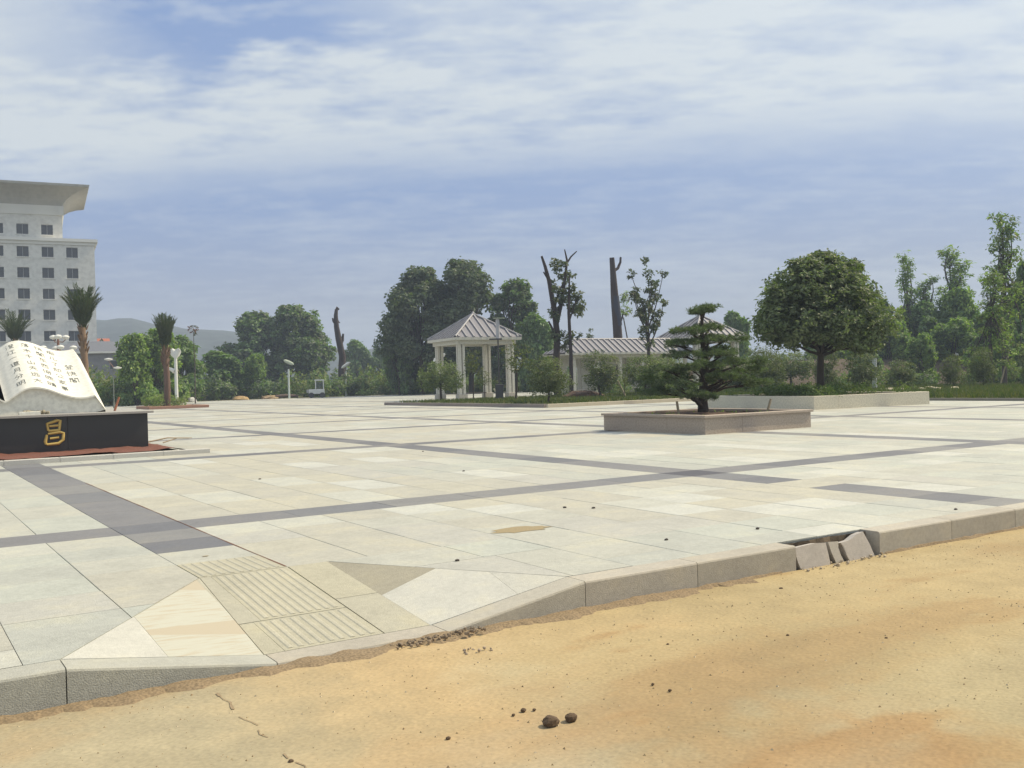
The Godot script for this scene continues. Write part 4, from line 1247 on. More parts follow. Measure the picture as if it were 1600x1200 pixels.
	tree("round_tree", v(32.75, 0.42, 27.1), 2.2, 0.15, blobs, cm, brk, foliage_mat("round_leaf"), "large round dense dark green tree in the cream planter", "tree", "", 5).scale = Vector3(1.06, 0.96, 1.06)
	# clipped shrubs round its foot
	var hb := []
	for k in 44:
		hb.append([Vector3(r.randf_range(-2.6, 2.6), r.randf_range(0.1, 0.28), r.randf_range(-2.6, 2.6)), Vector3(0.5, r.randf_range(0.2, 0.34), 0.5), 26])
	var hm := leaf_cloud(72, hb, 9, 0.14, 0.09, [Color(0.104, 0.156, 0.052), Color(0.13, 0.195, 0.065), Color(0.182, 0.234, 0.072)], 0.5, 0.3)
	solo("planter_hedge", hm, foliage_mat("hedge_leaf"), v(32.2, 0.42, 26.95), "low leafy hedge filling the cream planter under the round tree", "hedge")

# ---------------------------------------------------------------- pavilion
func roof_face(parent: Node3D, c0: Vector3, c1: Vector3, t0: Vector3, t1: Vector3, n: int, tile: Material, rib: Material) -> void:
	# a sloping face from eave c0-c1 to ridge t0-t1 with raised ribs running down it
	var m := MB.new()
	var nrm := (c1 - c0).cross(t0 - c0).normalized()
	if nrm.y < 0: nrm = -nrm
	m.quad(c0, t0, t1, c1)
	var face := part("roof_face", m.mesh(), tile, parent)
	var up := ((t0 + t1) * 0.5 - (c0 + c1) * 0.5).normalized()
	var along := (c1 - c0).normalized()
	up = (up - along * up.dot(along)).normalized()
	for k in n:
		var f := (k + 0.5) / n
		var e := c0.lerp(c1, f)
		# how far up this rib can run before it meets the hips
		var len_ := (t0 - c0).dot(up)
		var x := (c1 - c0).length() * f
		var xl := (t0 - c0).dot(along)
		var xr := (t1 - c0).dot(along)
		if x < xl: len_ *= x / xl
		elif x > xr: len_ *= ((c1 - c0).length() - x) / ((c1 - c0).length() - xr)
		if len_ < 0.2: continue
		var g := MB.new()
		var q := []
		for h in [0.0, 0.09]:
			q.append(e - along * 0.06 + nrm * h); q.append(e + along * 0.06 + nrm * h)
			q.append(e + up * len_ + along * 0.06 + nrm * h); q.append(e + up * len_ - along * 0.06 + nrm * h)
		g.hexa(q)
		part("roof_rib", g.mesh(), rib, face)

func corner_column(parent: Node3D, at: Vector3, h: float, white: Material, sx: float, sz: float) -> void:
	var m := MB.new()
	for q in [[0, 0], [0.3, 0], [0, 0.3], [0.3, 0.3]]:
		m.box(at + Vector3((0.15 - q[0]) * sx, h / 2 + 0.2, (0.15 - q[1]) * sz), Vector3(0.2, h - 0.4, 0.2))
	for k in 4:
		m.box(at + Vector3(0, 0.9 + k * (h - 1.3) / 3, 0), Vector3(0.36, 0.06, 0.36))
	var c := part("column", m.mesh(), white, parent)
	var p := MB.new()
	p.slab(at, Vector3(0.68, 0.44, 0.68), 0.02)
	part("plinth", p.mesh(), plain("plinth_stone", lin(0.42, 0.39, 0.34), 0.8), c)

func gazebo(at: Vector3, turn: float, label: String, white: Material, tile: Material, rib: Material) -> Node3D:
	var o := thing("gazebo", at, turn, label, "gazebo")
	var s := 2.05
	var h := 4.25
	for x in [-1.0, 1.0]:
		for z in [-1.0, 1.0]:
			corner_column(o, Vector3(x * s, 0, z * s), h, white, x, z)
	var e := 2.75
	var hi := h + 0.42
	for k in 4:
		var m := MB.new()
		var b := MB.new()
		if k % 2 == 0:
			m.box(Vector3(0, h + 0.06, (2.3) * (1 if k == 0 else -1)), Vector3(4.85, 0.3, 0.26))
			b.box(Vector3(0, h + 0.31, (e - 0.1) * (1 if k == 0 else -1)), Vector3(e * 2, 0.2, 0.2))
		else:
			m.box(Vector3(2.3 * (1 if k == 1 else -1), h + 0.06, 0), Vector3(0.26, 0.297, 4.33))
			b.box(Vector3((e - 0.1) * (1 if k == 1 else -1), h + 0.31, 0), Vector3(0.2, 0.197, e * 2 - 0.42))
		part("beam", m.mesh(), white, o)
		part("eave_board", b.mesh(), white, o)
	var sof := MB.new()
	sof.box(Vector3(0, h + 0.24, 0), Vector3(e * 2 - 0.41, 0.05, e * 2 - 0.41))
	part("soffit", sof.mesh(), white, o)
	var roof := Node3D.new()
	roof.name = "roof"
	o.add_child(roof)
	var apex := Vector3(0, h + 2.3, 0)
	var cs := [Vector3(-e, hi, e), Vector3(e, hi, e), Vector3(e, hi, -e), Vector3(-e, hi, -e)]
	for k in 4:
		roof_face(roof, cs[k], cs[(k + 1) % 4], apex, apex, 9, tile, rib)
	for k in 4:
		var g := MB.new()
		g.tube([cs[k] + Vector3(0, 0.05, 0), apex + Vector3(0, 0.05, 0)], [0.09, 0.09], 6)
		part("hip_ridge", g.mesh(), rib, roof)
	var fin := MB.new()
	fin.lathe(apex, [Vector2(0.16, 0), Vector2(0.12, 0.12), Vector2(0.05, 0.2), Vector2(0, 0.3)])
	part("finial", fin.mesh(), rib, roof)
	for k in 2:
		var bn := MB.new()
		bn.box(Vector3(0.4, 0.45, -1.7 if k == 0 else 0.0) if k == 0 else Vector3(-1.7, 0.45, 0), Vector3(2.6, 0.08, 0.4) if k == 0 else Vector3(0.4, 0.08, 2.4))
		part("bench_seat", bn.mesh(), plain("bench_dark", lin(0.1, 0.08, 0.07), 0.7), o)
	return o

func build_pavilion() -> void:
	var white := plain("pavilion_white", lin(0.612, 0.594, 0.522), 0.75, 0, noise_tex(0.03, 0.88, 1.05, 170), 0.4)
	var tile := plain("roof_metal", lin(0.235, 0.23, 0.26), 0.5, 0.0, noise_tex(0.05, 0.7, 1.15, 171), 0.5)
	var rib := plain("roof_rib", lin(0.33, 0.325, 0.35), 0.45, 0.0, noise_tex(0.05, 0.7, 1.1, 172), 0.5)
	var t := deg_to_rad(-6)
	gazebo(v(38.7, 0.0, 65.1), t, "white pillared gazebo with grey pyramid roof standing alone beside dark trees", white, tile, rib)
	gazebo(v(60.4, 0.0, 62.8), t, "white gazebo with grey pyramid roof at the covered walkway's end behind the pine", white, tile, rib)
	# covered walkway between them
	var o := thing("covered_walkway", v(52.3, 0, 63.65), t, "long low white walkway with ribbed grey roof joining the gazebo", "walkway")
	var L := 6.0
	var hh := 3.0
	for x in 6:
		for z in [-1.0, 1.0]:
			var m := MB.new()
			m.box(Vector3(-L + 0.5 + x * (2 * L - 1) / 5.0, hh / 2, z * 1.2), Vector3(0.26, hh, 0.26))
			m.box(Vector3(-L + 0.5 + x * (2 * L - 1) / 5.0, 0.2, z * 1.2), Vector3(0.42, 0.4, 0.42))
			part("column", m.mesh(), white, o)
	for z in [-1.0, 1.0]:
		var m := MB.new()
		m.box(Vector3(0, hh + 0.13, z * 1.2), Vector3(2 * L - 0.3, 0.26, 0.24))
		part("beam", m.mesh(), white, o)
		var e := MB.new()
		e.box(Vector3(0, hh + 0.34, z * 1.85), Vector3(2 * L + 1.2, 0.16, 0.14))
		part("eave_board", e.mesh(), white, o)
		var bn := MB.new()
		bn.box(Vector3(0, 0.5, z * 1.2), Vector3(2 * L - 1.4, 0.09, 0.34))
		var bs := part("bench_seat", bn.mesh(), plain("bench_pale", lin(0.4, 0.38, 0.35), 0.7), o)
		for k in 8:
			var lg := MB.new()
			lg.box(Vector3(-L + 1.5 + k * (2 * L - 3) / 7.0, 0.22, z * 1.2), Vector3(0.2, 0.45, 0.25))
			part("bench_leg", lg.mesh(), plain("bench_dark2", lin(0.16, 0.14, 0.13), 0.7), bs)
	for x in 5:
		var x0 := -L + 0.5 + x * (2 * L - 1) / 5.0
		var sp := (2 * L - 1) / 5.0
		# back wall panels, each with an opening
		var wp := MB.new()
		wp.box(Vector3(x0 + sp * 0.5, 0.5, -1.2), Vector3(sp - 0.27, 1.0, 0.12))
		wp.box(Vector3(x0 + sp * 0.5, hh - 0.3, -1.2), Vector3(sp - 0.27, 0.6, 0.12))
		wp.box(Vector3(x0 + sp * 0.2, 1.7, -1.2), Vector3(sp * 0.4 - 0.27, 1.4, 0.118))
		wp.box(Vector3(x0 + sp * 0.86, 1.7, -1.2), Vector3(sp * 0.28 - 0.27, 1.4, 0.118))
		part("wall_panel", wp.mesh(), white, o)
	var roof := Node3D.new()
	roof.name = "roof"
	o.add_child(roof)
	var y0 := hh + 0.42
	var y1 := hh + 1.55
	var X := L + 0.6
	var rl := L - 1.2
	var c := [Vector3(-X, y0, 1.92), Vector3(X, y0, 1.92), Vector3(X, y0, -1.92), Vector3(-X, y0, -1.92)]
	var r0 := Vector3(-rl, y1, 0); var r1 := Vector3(rl, y1, 0)
	roof_face(roof, c[0], c[1], r0, r1, 24, tile, rib)
	roof_face(roof, c[2], c[3], r1, r0, 24, tile, rib)
	roof_face(roof, c[1], c[2], r1, r1, 6, tile, rib)
	roof_face(roof, c[3], c[0], r0, r0, 6, tile, rib)
	var g := MB.new()
	g.tube([r0, r1], [0.11, 0.11], 6)
	part("ridge", g.mesh(), rib, roof)
	var sof := MB.new()
	sof.box(Vector3(0, hh + 0.3, 0), Vector3(2 * L + 1.1, 0.05, 3.5))
	part("soffit", sof.mesh(), white, o)

# ---------------------------------------------------------------- lamps, truck, odds
func build_street_things() -> void:
	var white := plain("lamp_white", lin(0.648, 0.657, 0.63), 0.4)
	var dark := plain("lamp_dark", lin(0.05, 0.05, 0.055), 0.5)
	var brown := plain("lamp_brown", lin(0.2, 0.1, 0.07), 0.5)
	# five-globe lamp behind the book
	var o := thing("garden_lamp", v(9.3, 0, 65.5), 0.4, "brown lamp post with two tiers of white bowl shades behind the book", "lamp")
	var m := MB.new()
	m.tube([Vector3.ZERO, Vector3(0, 0.6, 0), Vector3(0, 4.2, 0), Vector3(0, 4.9, 0)], [0.16, 0.1, 0.08, 0.05], 8)
	part("post", m.mesh(), brown, o)
	for k in 7:
		var w := TAU * k / 4 + 0.4 if k < 4 else TAU * (k - 4) / 3
		var rr := 0.85 if k < 4 else 0.5
		var yy := 4.1 if k < 4 else 4.75
		if k == 6: rr = 0.3
		var at := Vector3(cos(w) * rr, yy, sin(w) * rr)
		var ar := MB.new()
		ar.tube([Vector3(0, yy - 0.25, 0), at * Vector3(0.6, 1, 0.6) - Vector3(0, 0.28, 0), at - Vector3(0, 0.1, 0)], [0.03, 0.03, 0.025], 5)
		var arm := part("arm", ar.mesh(), brown, o)
		var sh := MB.new()
		sh.lathe(at, [Vector2(0.05, -0.12), Vector2(0.18, -0.05), Vector2(0.23, 0.05), Vector2(0.15, 0.13), Vector2(0, 0.17)])
		part("shade", sh.mesh(), white, arm)
	# twin-bowl lamp by the palm, and a smaller one
	for e in [[20.4, 82.0, 4.55, "white lamp post with a heart-shaped pair of shades beside the palm bed"], [15.7, 82.7, 3.9, "slim lamp post with small flat white shades before the grey house"]]:
		var tall: bool = e[2] > 4.2
		var l := thing("garden_lamp", v(e[0], 0, e[1]), deg_to_rad(-33), e[3], "lamp")
		var p := MB.new()
		p.tube([Vector3.ZERO, Vector3(0, 0.5, 0)], [0.2 if tall else 0.08, 0.19 if tall else 0.07], 8)
		p.tube([Vector3(0, 0.5, 0), Vector3(0, e[2] - 0.6, 0)], [0.14 if tall else 0.04, 0.12 if tall else 0.03], 8)
		part("post", p.mesh(), white if tall else plain("lamp_green", lin(0.16, 0.18, 0.15), 0.5), l)
		for s in [-1.0, 1.0]:
			var b := MB.new()
			if tall:
				b.tube([Vector3(0, e[2] - 0.6, 0), Vector3(s * 0.1, e[2] - 0.35, 0), Vector3(s * 0.22, e[2] - 0.05, 0), Vector3(s * 0.3, e[2] + 0.12, 0)], [0.12, 0.24, 0.26, 0.12], 8)
			else:
				b.lathe(Vector3(s * 0.35, e[2] - 0.35 - s * 0.35, 0), [Vector2(0.04, -0.1), Vector2(0.3, -0.03), Vector2(0.32, 0.05), Vector2(0, 0.12)])
			part("shade", b.mesh(), white, l)
		if tall:
			var b2 := MB.new()
			b2.tube([Vector3(-0.1, e[2] - 1.7, 0), Vector3(-0.55, e[2] - 1.45, 0)], [0.2, 0.1], 8)
			part("side_shade", b2.mesh(), white, l)
		else:
			var ar := MB.new()
			ar.tube([Vector3(-0.35, e[2] - 0.1, 0), Vector3(0, e[2] - 0.6, 0), Vector3(0.35, e[2] - 0.75, 0)], [0.025, 0.03, 0.025], 5)
			part("arm", ar.mesh(), brown, l)
	# lamps with one slanting oval head
	for e in [[38.7, 106.0, 3.3, 0.9, -0.35, "pale lamp post with drooping oval head in front of the bushy left trees"], [48.1, 111.8, 3.0, 0.65, 0.45, "pale lamp post with slanting oval head beside the bare leaning trunk"], [43.4, 79.4, 2.9, 0.85, 0.45, "lamp with bright slanting oval head seen behind the lone gazebo"]]:
		var l := thing("path_lamp", v(e[0], 0, e[1]), deg_to_rad(-33), e[5], "lamp")
		var p := MB.new()
		p.tube([Vector3.ZERO, Vector3(0, e[2], 0)], [0.12, 0.1], 8)
		part("post", p.mesh(), plain("lamp_pale", lin(0.5, 0.56, 0.55), 0.5), l)
		var hd := MB.new()
		var c := Vector3(0.05, e[2] + 0.75, 0)
		var dv := Vector3(0.55, e[4] * 0.75, 0)
		hd.tube([c - dv, c - dv * 0.7, c, c + dv * 0.7, c + dv], [0.06, 0.18, 0.22, 0.18, 0.06], 10)
		part("head", hd.mesh(), white if e[4] > 0 else plain("lamp_dull", lin(0.4, 0.45, 0.36), 0.5), l)
		var nk := MB.new()
		nk.tube([Vector3(0, e[2], 0), c], [0.05, 0.05], 6)
		part("neck", nk.mesh(), dark, l)
	# tall service pole on a black box
	var po := thing("utility_pole", v(33.0, 0.15, 52.5), deg_to_rad(-33), "tall thin pole on a black box standing in the grass island", "pole")
	var bx := MB.new()
	bx.slab(Vector3.ZERO, Vector3(0.5, 1.0, 0.5), 0.03)
	part("base_box", bx.mesh(), dark, po)
	var pl := MB.new()
	pl.tube([Vector3(0, 1.0, 0), Vector3(0, 3.9, 0)], [0.05, 0.045], 8)
	part("pole", pl.mesh(), dark, po)
	var p2 := MB.new()
	p2.tube([Vector3(0, 3.9, 0), Vector3(0, 5.15, 0)], [0.13, 0.13], 10)
	part("lamp_tube", p2.mesh(), plain("tube_grey", lin(0.42, 0.42, 0.45), 0.4), po)
	var p3 := MB.new()
	p3.box(Vector3(-0.15, 3.86, 0), Vector3(0.8, 0.09, 0.3))
	part("cross_arm", p3.mesh(), dark, po)
	var p4 := MB.new()
	p4.slab(Vector3(0.1, 5.15, 0), Vector3(0.75, 0.05, 0.4), 0.01)
	part("top_plate", p4.mesh(), plain("plate_green", lin(0.3, 0.34, 0.26), 0.5), po)
	# post on the right
	var ps := thing("marker_post", v(53.0, 0.05, 39.6), 0, "pale grey marker post standing behind the cream planter", "post")
	var pm := MB.new()
	pm.tube([Vector3.ZERO, Vector3(0.02, 2.1, 0)], [0.16, 0.15], 8)
	part("post", pm.mesh(), plain("post_grey", lin(0.42, 0.45, 0.46), 0.6), ps)
	# small white utility vehicle far off
	var tr := thing("utility_vehicle", v(40.9, 0.0, 103.3), deg_to_rad(-20), "small white open-backed utility vehicle parked beyond the square", "vehicle")
	var bd := MB.new()
	bd.slab(Vector3(0, 0.45, 0), Vector3(1.7, 0.5, 1.3), 0.05)
	part("body", bd.mesh(), white, tr)
	var cab := MB.new()
	for q in [[-0.1, 0.6], [0.75, 0.6], [-0.1, -0.6], [0.75, -0.6]]:
		cab.box(Vector3(q[0], 1.4, q[1]), Vector3(0.09, 1.0, 0.09))
	cab.slab(Vector3(0.32, 1.9, 0), Vector3(1.05, 0.12, 1.36), 0.03)
	part("cab_frame", cab.mesh(), white, tr)
	var gl := MB.new()
	gl.box(Vector3(0.32, 1.35, 0.58), Vector3(0.74, 0.78, 0.03))
	var gm := plain("cab_glass", Color(0.2, 0.26, 0.28, 0.45), 0.05)
	gm.transparency = BaseMaterial3D.TRANSPARENCY_ALPHA
	part("side_window", gl.mesh(), gm, tr)
	var cg := MB.new()
	cg.box(Vector3(-0.95, 0.75, 0), Vector3(0.3, 0.35, 1.2))
	part("load_tray", cg.mesh(), plain("tray_grey", lin(0.35, 0.35, 0.36), 0.6), tr)
	for q in [[-0.6, 0.62], [0.6, 0.62], [-0.6, -0.62], [0.6, -0.62]]:
		var wh := MB.new()
		wh.tube([Vector3(q[0], 0.3, q[1] - 0.08), Vector3(q[0], 0.3, q[1] + 0.08)], [0.3, 0.3], 14)
		part("wheel", wh.mesh(), dark, tr)
	# heaps and debris along the far edge
	var heaps := [[20.5, 100.0, 1.3, 0.75, [0.3, 0.2, 0.15], "rounded heap of reddish gravel beside the grey house"], [33.5, 107.0, 0.9, 0.45, [0.42, 0.29, 0.14], "small heap of yellow sand at the square's far edge"], [37.0, 107.5, 1.1, 0.4, [0.34, 0.25, 0.15], "low heap of sand with planks lying at its side"], [27.6, 104.6, 0.5, 0.5, [0.6, 0.6, 0.58], "white sack of cement lying at the square's far edge"], [49.2, 116.4, 2.0, 1.6, [0.25, 0.23, 0.13], "earth mound piled round the bare leaning trunk"], [38.2, 50.6, 1.5, 0.45, [0.12, 0.07, 0.045], "dark earth mound round a staked shrub on the island"]]
	for e in heaps:
		var h := MB.new()
		h.lump(Vector3.ZERO, Vector3(e[2], e[3], e[2] * 0.9), rng, 0.14, 7, 14)
		solo("earth_heap" if e[2] != 0.5 else "cement_sack", h.mesh(), plain("heap" + str(e[0]), lin(e[4][0], e[4][1], e[4][2]), 0.95, 0, noise_tex(0.08, 0.7, 1.15, int(e[0])), 1.0), v(e[0], 0.0 if e[1] > 60 else 0.13, e[1]), e[5], "heap" if e[2] != 0.5 else "sack")
	var lg := MB.new()
	lg.tube([Vector3(-1.3, 0.25, 0), Vector3(0, 0.3, 0.05), Vector3(1.3, 0.22, -0.1)], [0.2, 0.2, 0.18], 9)
	solo("log", lg.mesh(), plain("log", lin(0.1, 0.07, 0.06), 0.9), v(38.8, 0, 107.0), "dark felled log lying beside the sand heap", "log")
	# red-edged bed of the near palm
	var bed := thing("palm_bed", v(18.1, 0, 74.1), 0, "square brick-edged bed with weeds round the middle palm", "flower bed")
	for k in 4:
		var g := MB.new()
		if k % 2 == 0: g.slab(Vector3(0, -0.02, 2.0 * (1 if k == 0 else -1)), Vector3(4.2, 0.22, 0.2), 0.02)
		else: g.slab(Vector3(2.0 * (1 if k == 1 else -1), -0.02, 0), Vector3(0.2, 0.22, 3.79), 0.02)
		part("edging", g.mesh(), plain("brick_edge", lin(0.36, 0.2, 0.14), 0.85), bed)
	var so := MB.new()
	so.box(Vector3(0, 0.06, 0), Vector3(3.79, 0.1, 3.79))
	part("soil", so.mesh(), plain("planter_soil", Color.WHITE), bed)
	var blobs := []
	for k in 16:
		blobs.append([Vector3(rng.randf_range(-1.7, 1.7), 0.45, rng.randf_range(-1.7, 1.7)), Vector3(0.4, rng.randf_range(0.3, 0.8), 0.4), 18])
	var wd := part("weeds", leaf_cloud(301, blobs, 7, 0.16, 0.16, OLIVE + FRESH, 0.4, 0.1), foliage_mat("hedge_leaf"), bed)
	wd.set_meta("kind", "stuff")

# ---------------------------------------------------------------- buildings and hills
func build_buildings() -> void:
	var wall := plain("office_wall", lin(0.7, 0.7, 0.67), 0.8, 0, noise_tex(0.02, 0.9, 1.04, 180), 0.1)
	var trim := plain("office_trim", lin(0.72, 0.72, 0.69), 0.8)
	var capm := plain("office_cap", lin(0.46, 0.45, 0.42), 0.8, 0, noise_tex(0.02, 0.9, 1.04, 181), 0.08)
	var glass := plain("window_glass", lin(0.045, 0.05, 0.055), 0.08)
	var frame := plain("window_frame", lin(0.3, 0.3, 0.3), 0.5)
	var t := deg_to_rad(-7.3)
	var o := thing("office_tower", v(30.5, 0, 173.2), t, "tall cream office tower with square windows and a flared grey roof", "building")
	var W := 44.0
	var D := 16.0
	var cols := []
	for k in 12: cols.append(-3.4 - k * 3.62)
	var rows := [24.2, 20.8, 17.4, 14.0, 10.55, 7.2]
	# facade with real openings: strips between the windows
	var ww := 1.72
	var wh := 1.7
	var opened := func(x0: float, x1: float, y0: float, y1: float, xs: Array, ys: Array, z: float) -> MB:
		var m := MB.new()
		var edges := [x0]
		var sx := xs.duplicate(); sx.sort()
		for q in sx: edges.append(q - ww / 2); edges.append(q + ww / 2)
		edges.append(x1)
		var ye := [y0]
		var sy := ys.duplicate(); sy.sort()
		for q in sy: ye.append(q - wh / 2); ye.append(q + wh / 2)
		ye.append(y1)
		for i in edges.size() - 1:
			for j in ye.size() - 1:
				if i % 2 == 1 and j % 2 == 1:
					var a := Vector3(edges[i], ye[j], z); var b := Vector3(edges[i + 1], ye[j], z)
					var c := Vector3(edges[i + 1], ye[j + 1], z); var d := Vector3(edges[i], ye[j + 1], z)
					var bk := Vector3(0, 0, -0.45)
					m.quad(a, b, b + bk, a + bk); m.quad(c, d, d + bk, c + bk); m.quad(b, c, c + bk, b + bk); m.quad(d, a, a + bk, d + bk)
				else:
					m.quad(Vector3(edges[i], ye[j], z), Vector3(edges[i], ye[j + 1], z), Vector3(edges[i + 1], ye[j + 1], z), Vector3(edges[i + 1], ye[j], z))
		return m
	var fm: MB = opened.call(-W, 0.0, 5.5, 26.0, cols, rows, 0.0)
	fm.quad(Vector3(0, 5.5, 0), Vector3(0, 26, 0), Vector3(0, 26, -D), Vector3(0, 5.5, -D))
	fm.quad(Vector3(-W, 5.5, 0), Vector3(-W, 26, 0), Vector3(-W, 26, -D), Vector3(-W, 5.5, -D))
	fm.quad(Vector3(-W, 5.5, -D), Vector3(-W, 26, -D), Vector3(0, 26, -D), Vector3(0, 5.5, -D))
	fm.quad(Vector3(-W, 5.5, 0), Vector3(0, 5.5, 0), Vector3(0, 5.5, -D), Vector3(-W, 5.5, -D))
	fm.quad(Vector3(-W, 26, 0), Vector3(-W, 26, -D), Vector3(0, 26, -D), Vector3(0, 26, 0))
	part("wall", fm.mesh(), wall, o)
	var win := func(x: float, y: float, z: float) -> void:
		var p := MB.new()
		p.quad(Vector3(x - ww / 2, y - wh / 2, z - 0.3), Vector3(x - ww / 2, y + wh / 2, z - 0.3), Vector3(x + ww / 2, y + wh / 2, z - 0.3), Vector3(x + ww / 2, y - wh / 2, z - 0.3))
		var w := part("window", p.mesh(), glass, o)
		var f := MB.new()
		f.box(Vector3(x, y, z - 0.27), Vector3(0.07, wh, 0.05))
		f.box(Vector3(x, y + wh / 2 - 0.04, z - 0.27), Vector3(ww, 0.08, 0.05))
		f.box(Vector3(x, y - wh / 2 + 0.04, z - 0.27), Vector3(ww, 0.08, 0.05))
		part("frame", f.mesh(), frame, w)
		var s := MB.new()
		s.box(Vector3(x, y - wh / 2 - 0.06, z + 0.05), Vector3(ww + 0.3, 0.12, 0.16))
		part("sill", s.mesh(), trim, w)
	for x in cols:
		if x < -26: break
		for y in rows: win.call(x, y, 0.0)
	var co := MB.new()
	co.box(Vector3(-W / 2, 26.2, -D / 2), Vector3(W + 1.0, 0.5, D + 1.0))
	co.box(Vector3(-W / 2, 25.7, -D / 2), Vector3(W + 0.4, 0.5, D + 0.4))
	part("cornice", co.mesh(), trim, o)
	# recessed dark base
	var ba := MB.new()
	ba.box(Vector3(-W / 2 - 0.5, 2.74, -D / 2 - 1.0), Vector3(W - 1.6, 5.5, D - 2.0))
	part("base", ba.mesh(), plain("office_base", lin(0.2, 0.2, 0.21), 0.7), o)
	# set-back top storey
	var uc := []
	for k in 10: uc.append(-7.0 - k * 3.62)
	var um: MB = opened.call(-W + 4.5, -4.7, 26.45, 30.4, uc, [28.0], -1.2)
	um.quad(Vector3(-4.7, 26.45, -1.2), Vector3(-4.7, 30.4, -1.2), Vector3(-4.7, 30.4, -D + 1), Vector3(-4.7, 26.45, -D + 1))
	part("upper_wall", um.mesh(), wall, o)
	for x in uc:
		if x < -26: break
		win.call(x, 28.0, -1.2)
	var fz := MB.new()
	fz.box(Vector3((-W + 4.5 - 4.7) / 2, 31.2, -D / 2), Vector3(W - 9.2 + 0.5, 1.6, D - 2.0))
	part("frieze", fz.mesh(), trim, o)
	for k in 8:
		var br := MB.new()
		br.box(Vector3(-5.0 - k * 4.6, 31.1, -0.75), Vector3(0.5, 1.5, 0.35))
		part("bracket", br.mesh(), trim, o)
	# flared roof: the edge sweeps outwards as it rises
	var cp := MB.new()
	var prof := [[0.0, 31.95], [0.2, 32.3], [0.65, 32.9], [1.4, 33.5], [2.6, 34.1], [4.0, 34.55], [4.1, 34.9], [3.1, 35.1]]
	var cx := (-W + 4.5 - 4.7) / 2
	var hx := (W - 9.2) / 2
	var hz := (D - 2.0) / 2
	for i in prof.size() - 1:
		var q := []
		for e in [prof[i], prof[i + 1]]:
			for s in [[-1, 1], [1, 1], [1, -1], [-1, -1]]:
				q.append(Vector3(cx + s[0] * (hx + e[0]), e[1], -D / 2 + s[1] * (hz + e[0])))
		for k in 4:
			var j := (k + 1) % 4
			cp.quad(q[k], q[k + 4], q[j + 4], q[j])
	cp.quad(Vector3(cx - hx - 3.1, 35.1, -D / 2 + hz + 3.1), Vector3(cx - hx - 3.1, 35.1, -D / 2 - hz - 3.1), Vector3(cx + hx + 3.1, 35.1, -D / 2 - hz - 3.1), Vector3(cx + hx + 3.1, 35.1, -D / 2 + hz + 3.1))
	part("flared_roof", cp.mesh(), capm, o)
	# low grey house and the red-roofed one behind it
	var h := thing("grey_house", v(31.2, 0, 160.6), t, "low grey two-storey house with hipped slate roof beside the office tower", "building")
	var gm := plain("grey_wall", lin(0.24, 0.24, 0.26), 0.85, 0, noise_tex(0.02, 0.9, 1.04, 183), 0.1)
	var gw := MB.new()
	gw.box(Vector3(-3.0, 3.6, -5), Vector3(14.0, 7.2, 10))
	part("wall", gw.mesh(), gm, h)
	for q in [[2.3, 5.4], [2.5, 2.2], [-0.6, 5.4], [-0.6, 2.2]]:
		var p := MB.new()
		p.box(Vector3(q[0], q[1], 0.0), Vector3(1.2, 1.4, 0.12))
		var w := part("window", p.mesh(), frame, h)
		var g := MB.new()
		g.box(Vector3(q[0], q[1], 0.05), Vector3(1.04, 1.24, 0.06))
		part("pane", g.mesh(), glass, w)
	var ev := MB.new()
	ev.box(Vector3(-3.0, 7.35, -5), Vector3(15.0, 0.3, 11))
	part("eave", ev.mesh(), trim, h)
	var rf := MB.new()
	var c := [Vector3(-10.5, 7.5, 0.5), Vector3(4.5, 7.5, 0.5), Vector3(4.5, 7.5, -10.5), Vector3(-10.5, 7.5, -10.5)]
	var a0 := Vector3(-5.5, 9.3, -5); var a1 := Vector3(-0.5, 9.3, -5)
	rf.quad(c[0], a0, a1, c[1]); rf.quad(c[2], a1, a0, c[3]); rf.tri(c[1], a1, c[2]); rf.tri(c[3], a0, c[0])
	part("roof", rf.mesh(), plain("slate", lin(0.13, 0.14, 0.17), 0.8), h)
	var dp := MB.new()
	dp.tube([Vector3(3.9, 0, 0.08), Vector3(3.9, 7.2, 0.08)], [0.07, 0.07], 6)
	part("downpipe", dp.mesh(), trim, h)
	var rh := thing("red_roofed_house", v(36.0, 0, 205.0), t, "far house with red tiled gabled roof seen above the grey house", "building")
	var rw := MB.new()
	rw.box(Vector3(-4, 4.8, -4), Vector3(12, 9.6, 8))
	part("wall", rw.mesh(), plain("pale_yellow", lin(0.6, 0.55, 0.36), 0.85), rh)
	var r2 := MB.new()
	r2.quad(Vector3(-10.5, 9.5, 0.7), Vector3(-10.5, 11.9, -4), Vector3(2.6, 11.9, -4), Vector3(2.6, 9.5, 0.7))
	r2.quad(Vector3(-10.5, 9.5, -8.7), Vector3(-10.5, 11.9, -4), Vector3(2.6, 11.9, -4), Vector3(2.6, 9.5, -8.7))
	r2.tri(Vector3(1.99, 9.6, -8), Vector3(1.99, 11.8, -4), Vector3(1.99, 9.6, 0))
	part("roof", r2.mesh(), plain("red_tile", lin(0.36, 0.12, 0.07), 0.85), rh)
	var gb := MB.new()
	gb.quad(Vector3(-0.4, 9.3, 1.2), Vector3(0.9, 11.4, 1.2), Vector3(2.2, 9.3, 1.2), Vector3(0.9, 9.3, 1.2))
	gb.quad(Vector3(-0.6, 9.3, 1.25), Vector3(0.9, 11.7, 1.25), Vector3(0.9, 11.7, -3.5), Vector3(-0.6, 9.3, -3.5))
	gb.quad(Vector3(2.4, 9.3, 1.25), Vector3(0.9, 11.7, 1.25), Vector3(0.9, 11.7, -3.5), Vector3(2.4, 9.3, -3.5))
	part("dormer", gb.mesh(), plain("pale_yellow", Color.WHITE), rh)
	var ch := MB.new()
	ch.box(Vector3(-3.2, 11.9, -3.6), Vector3(2.6, 0.9, 1.2))
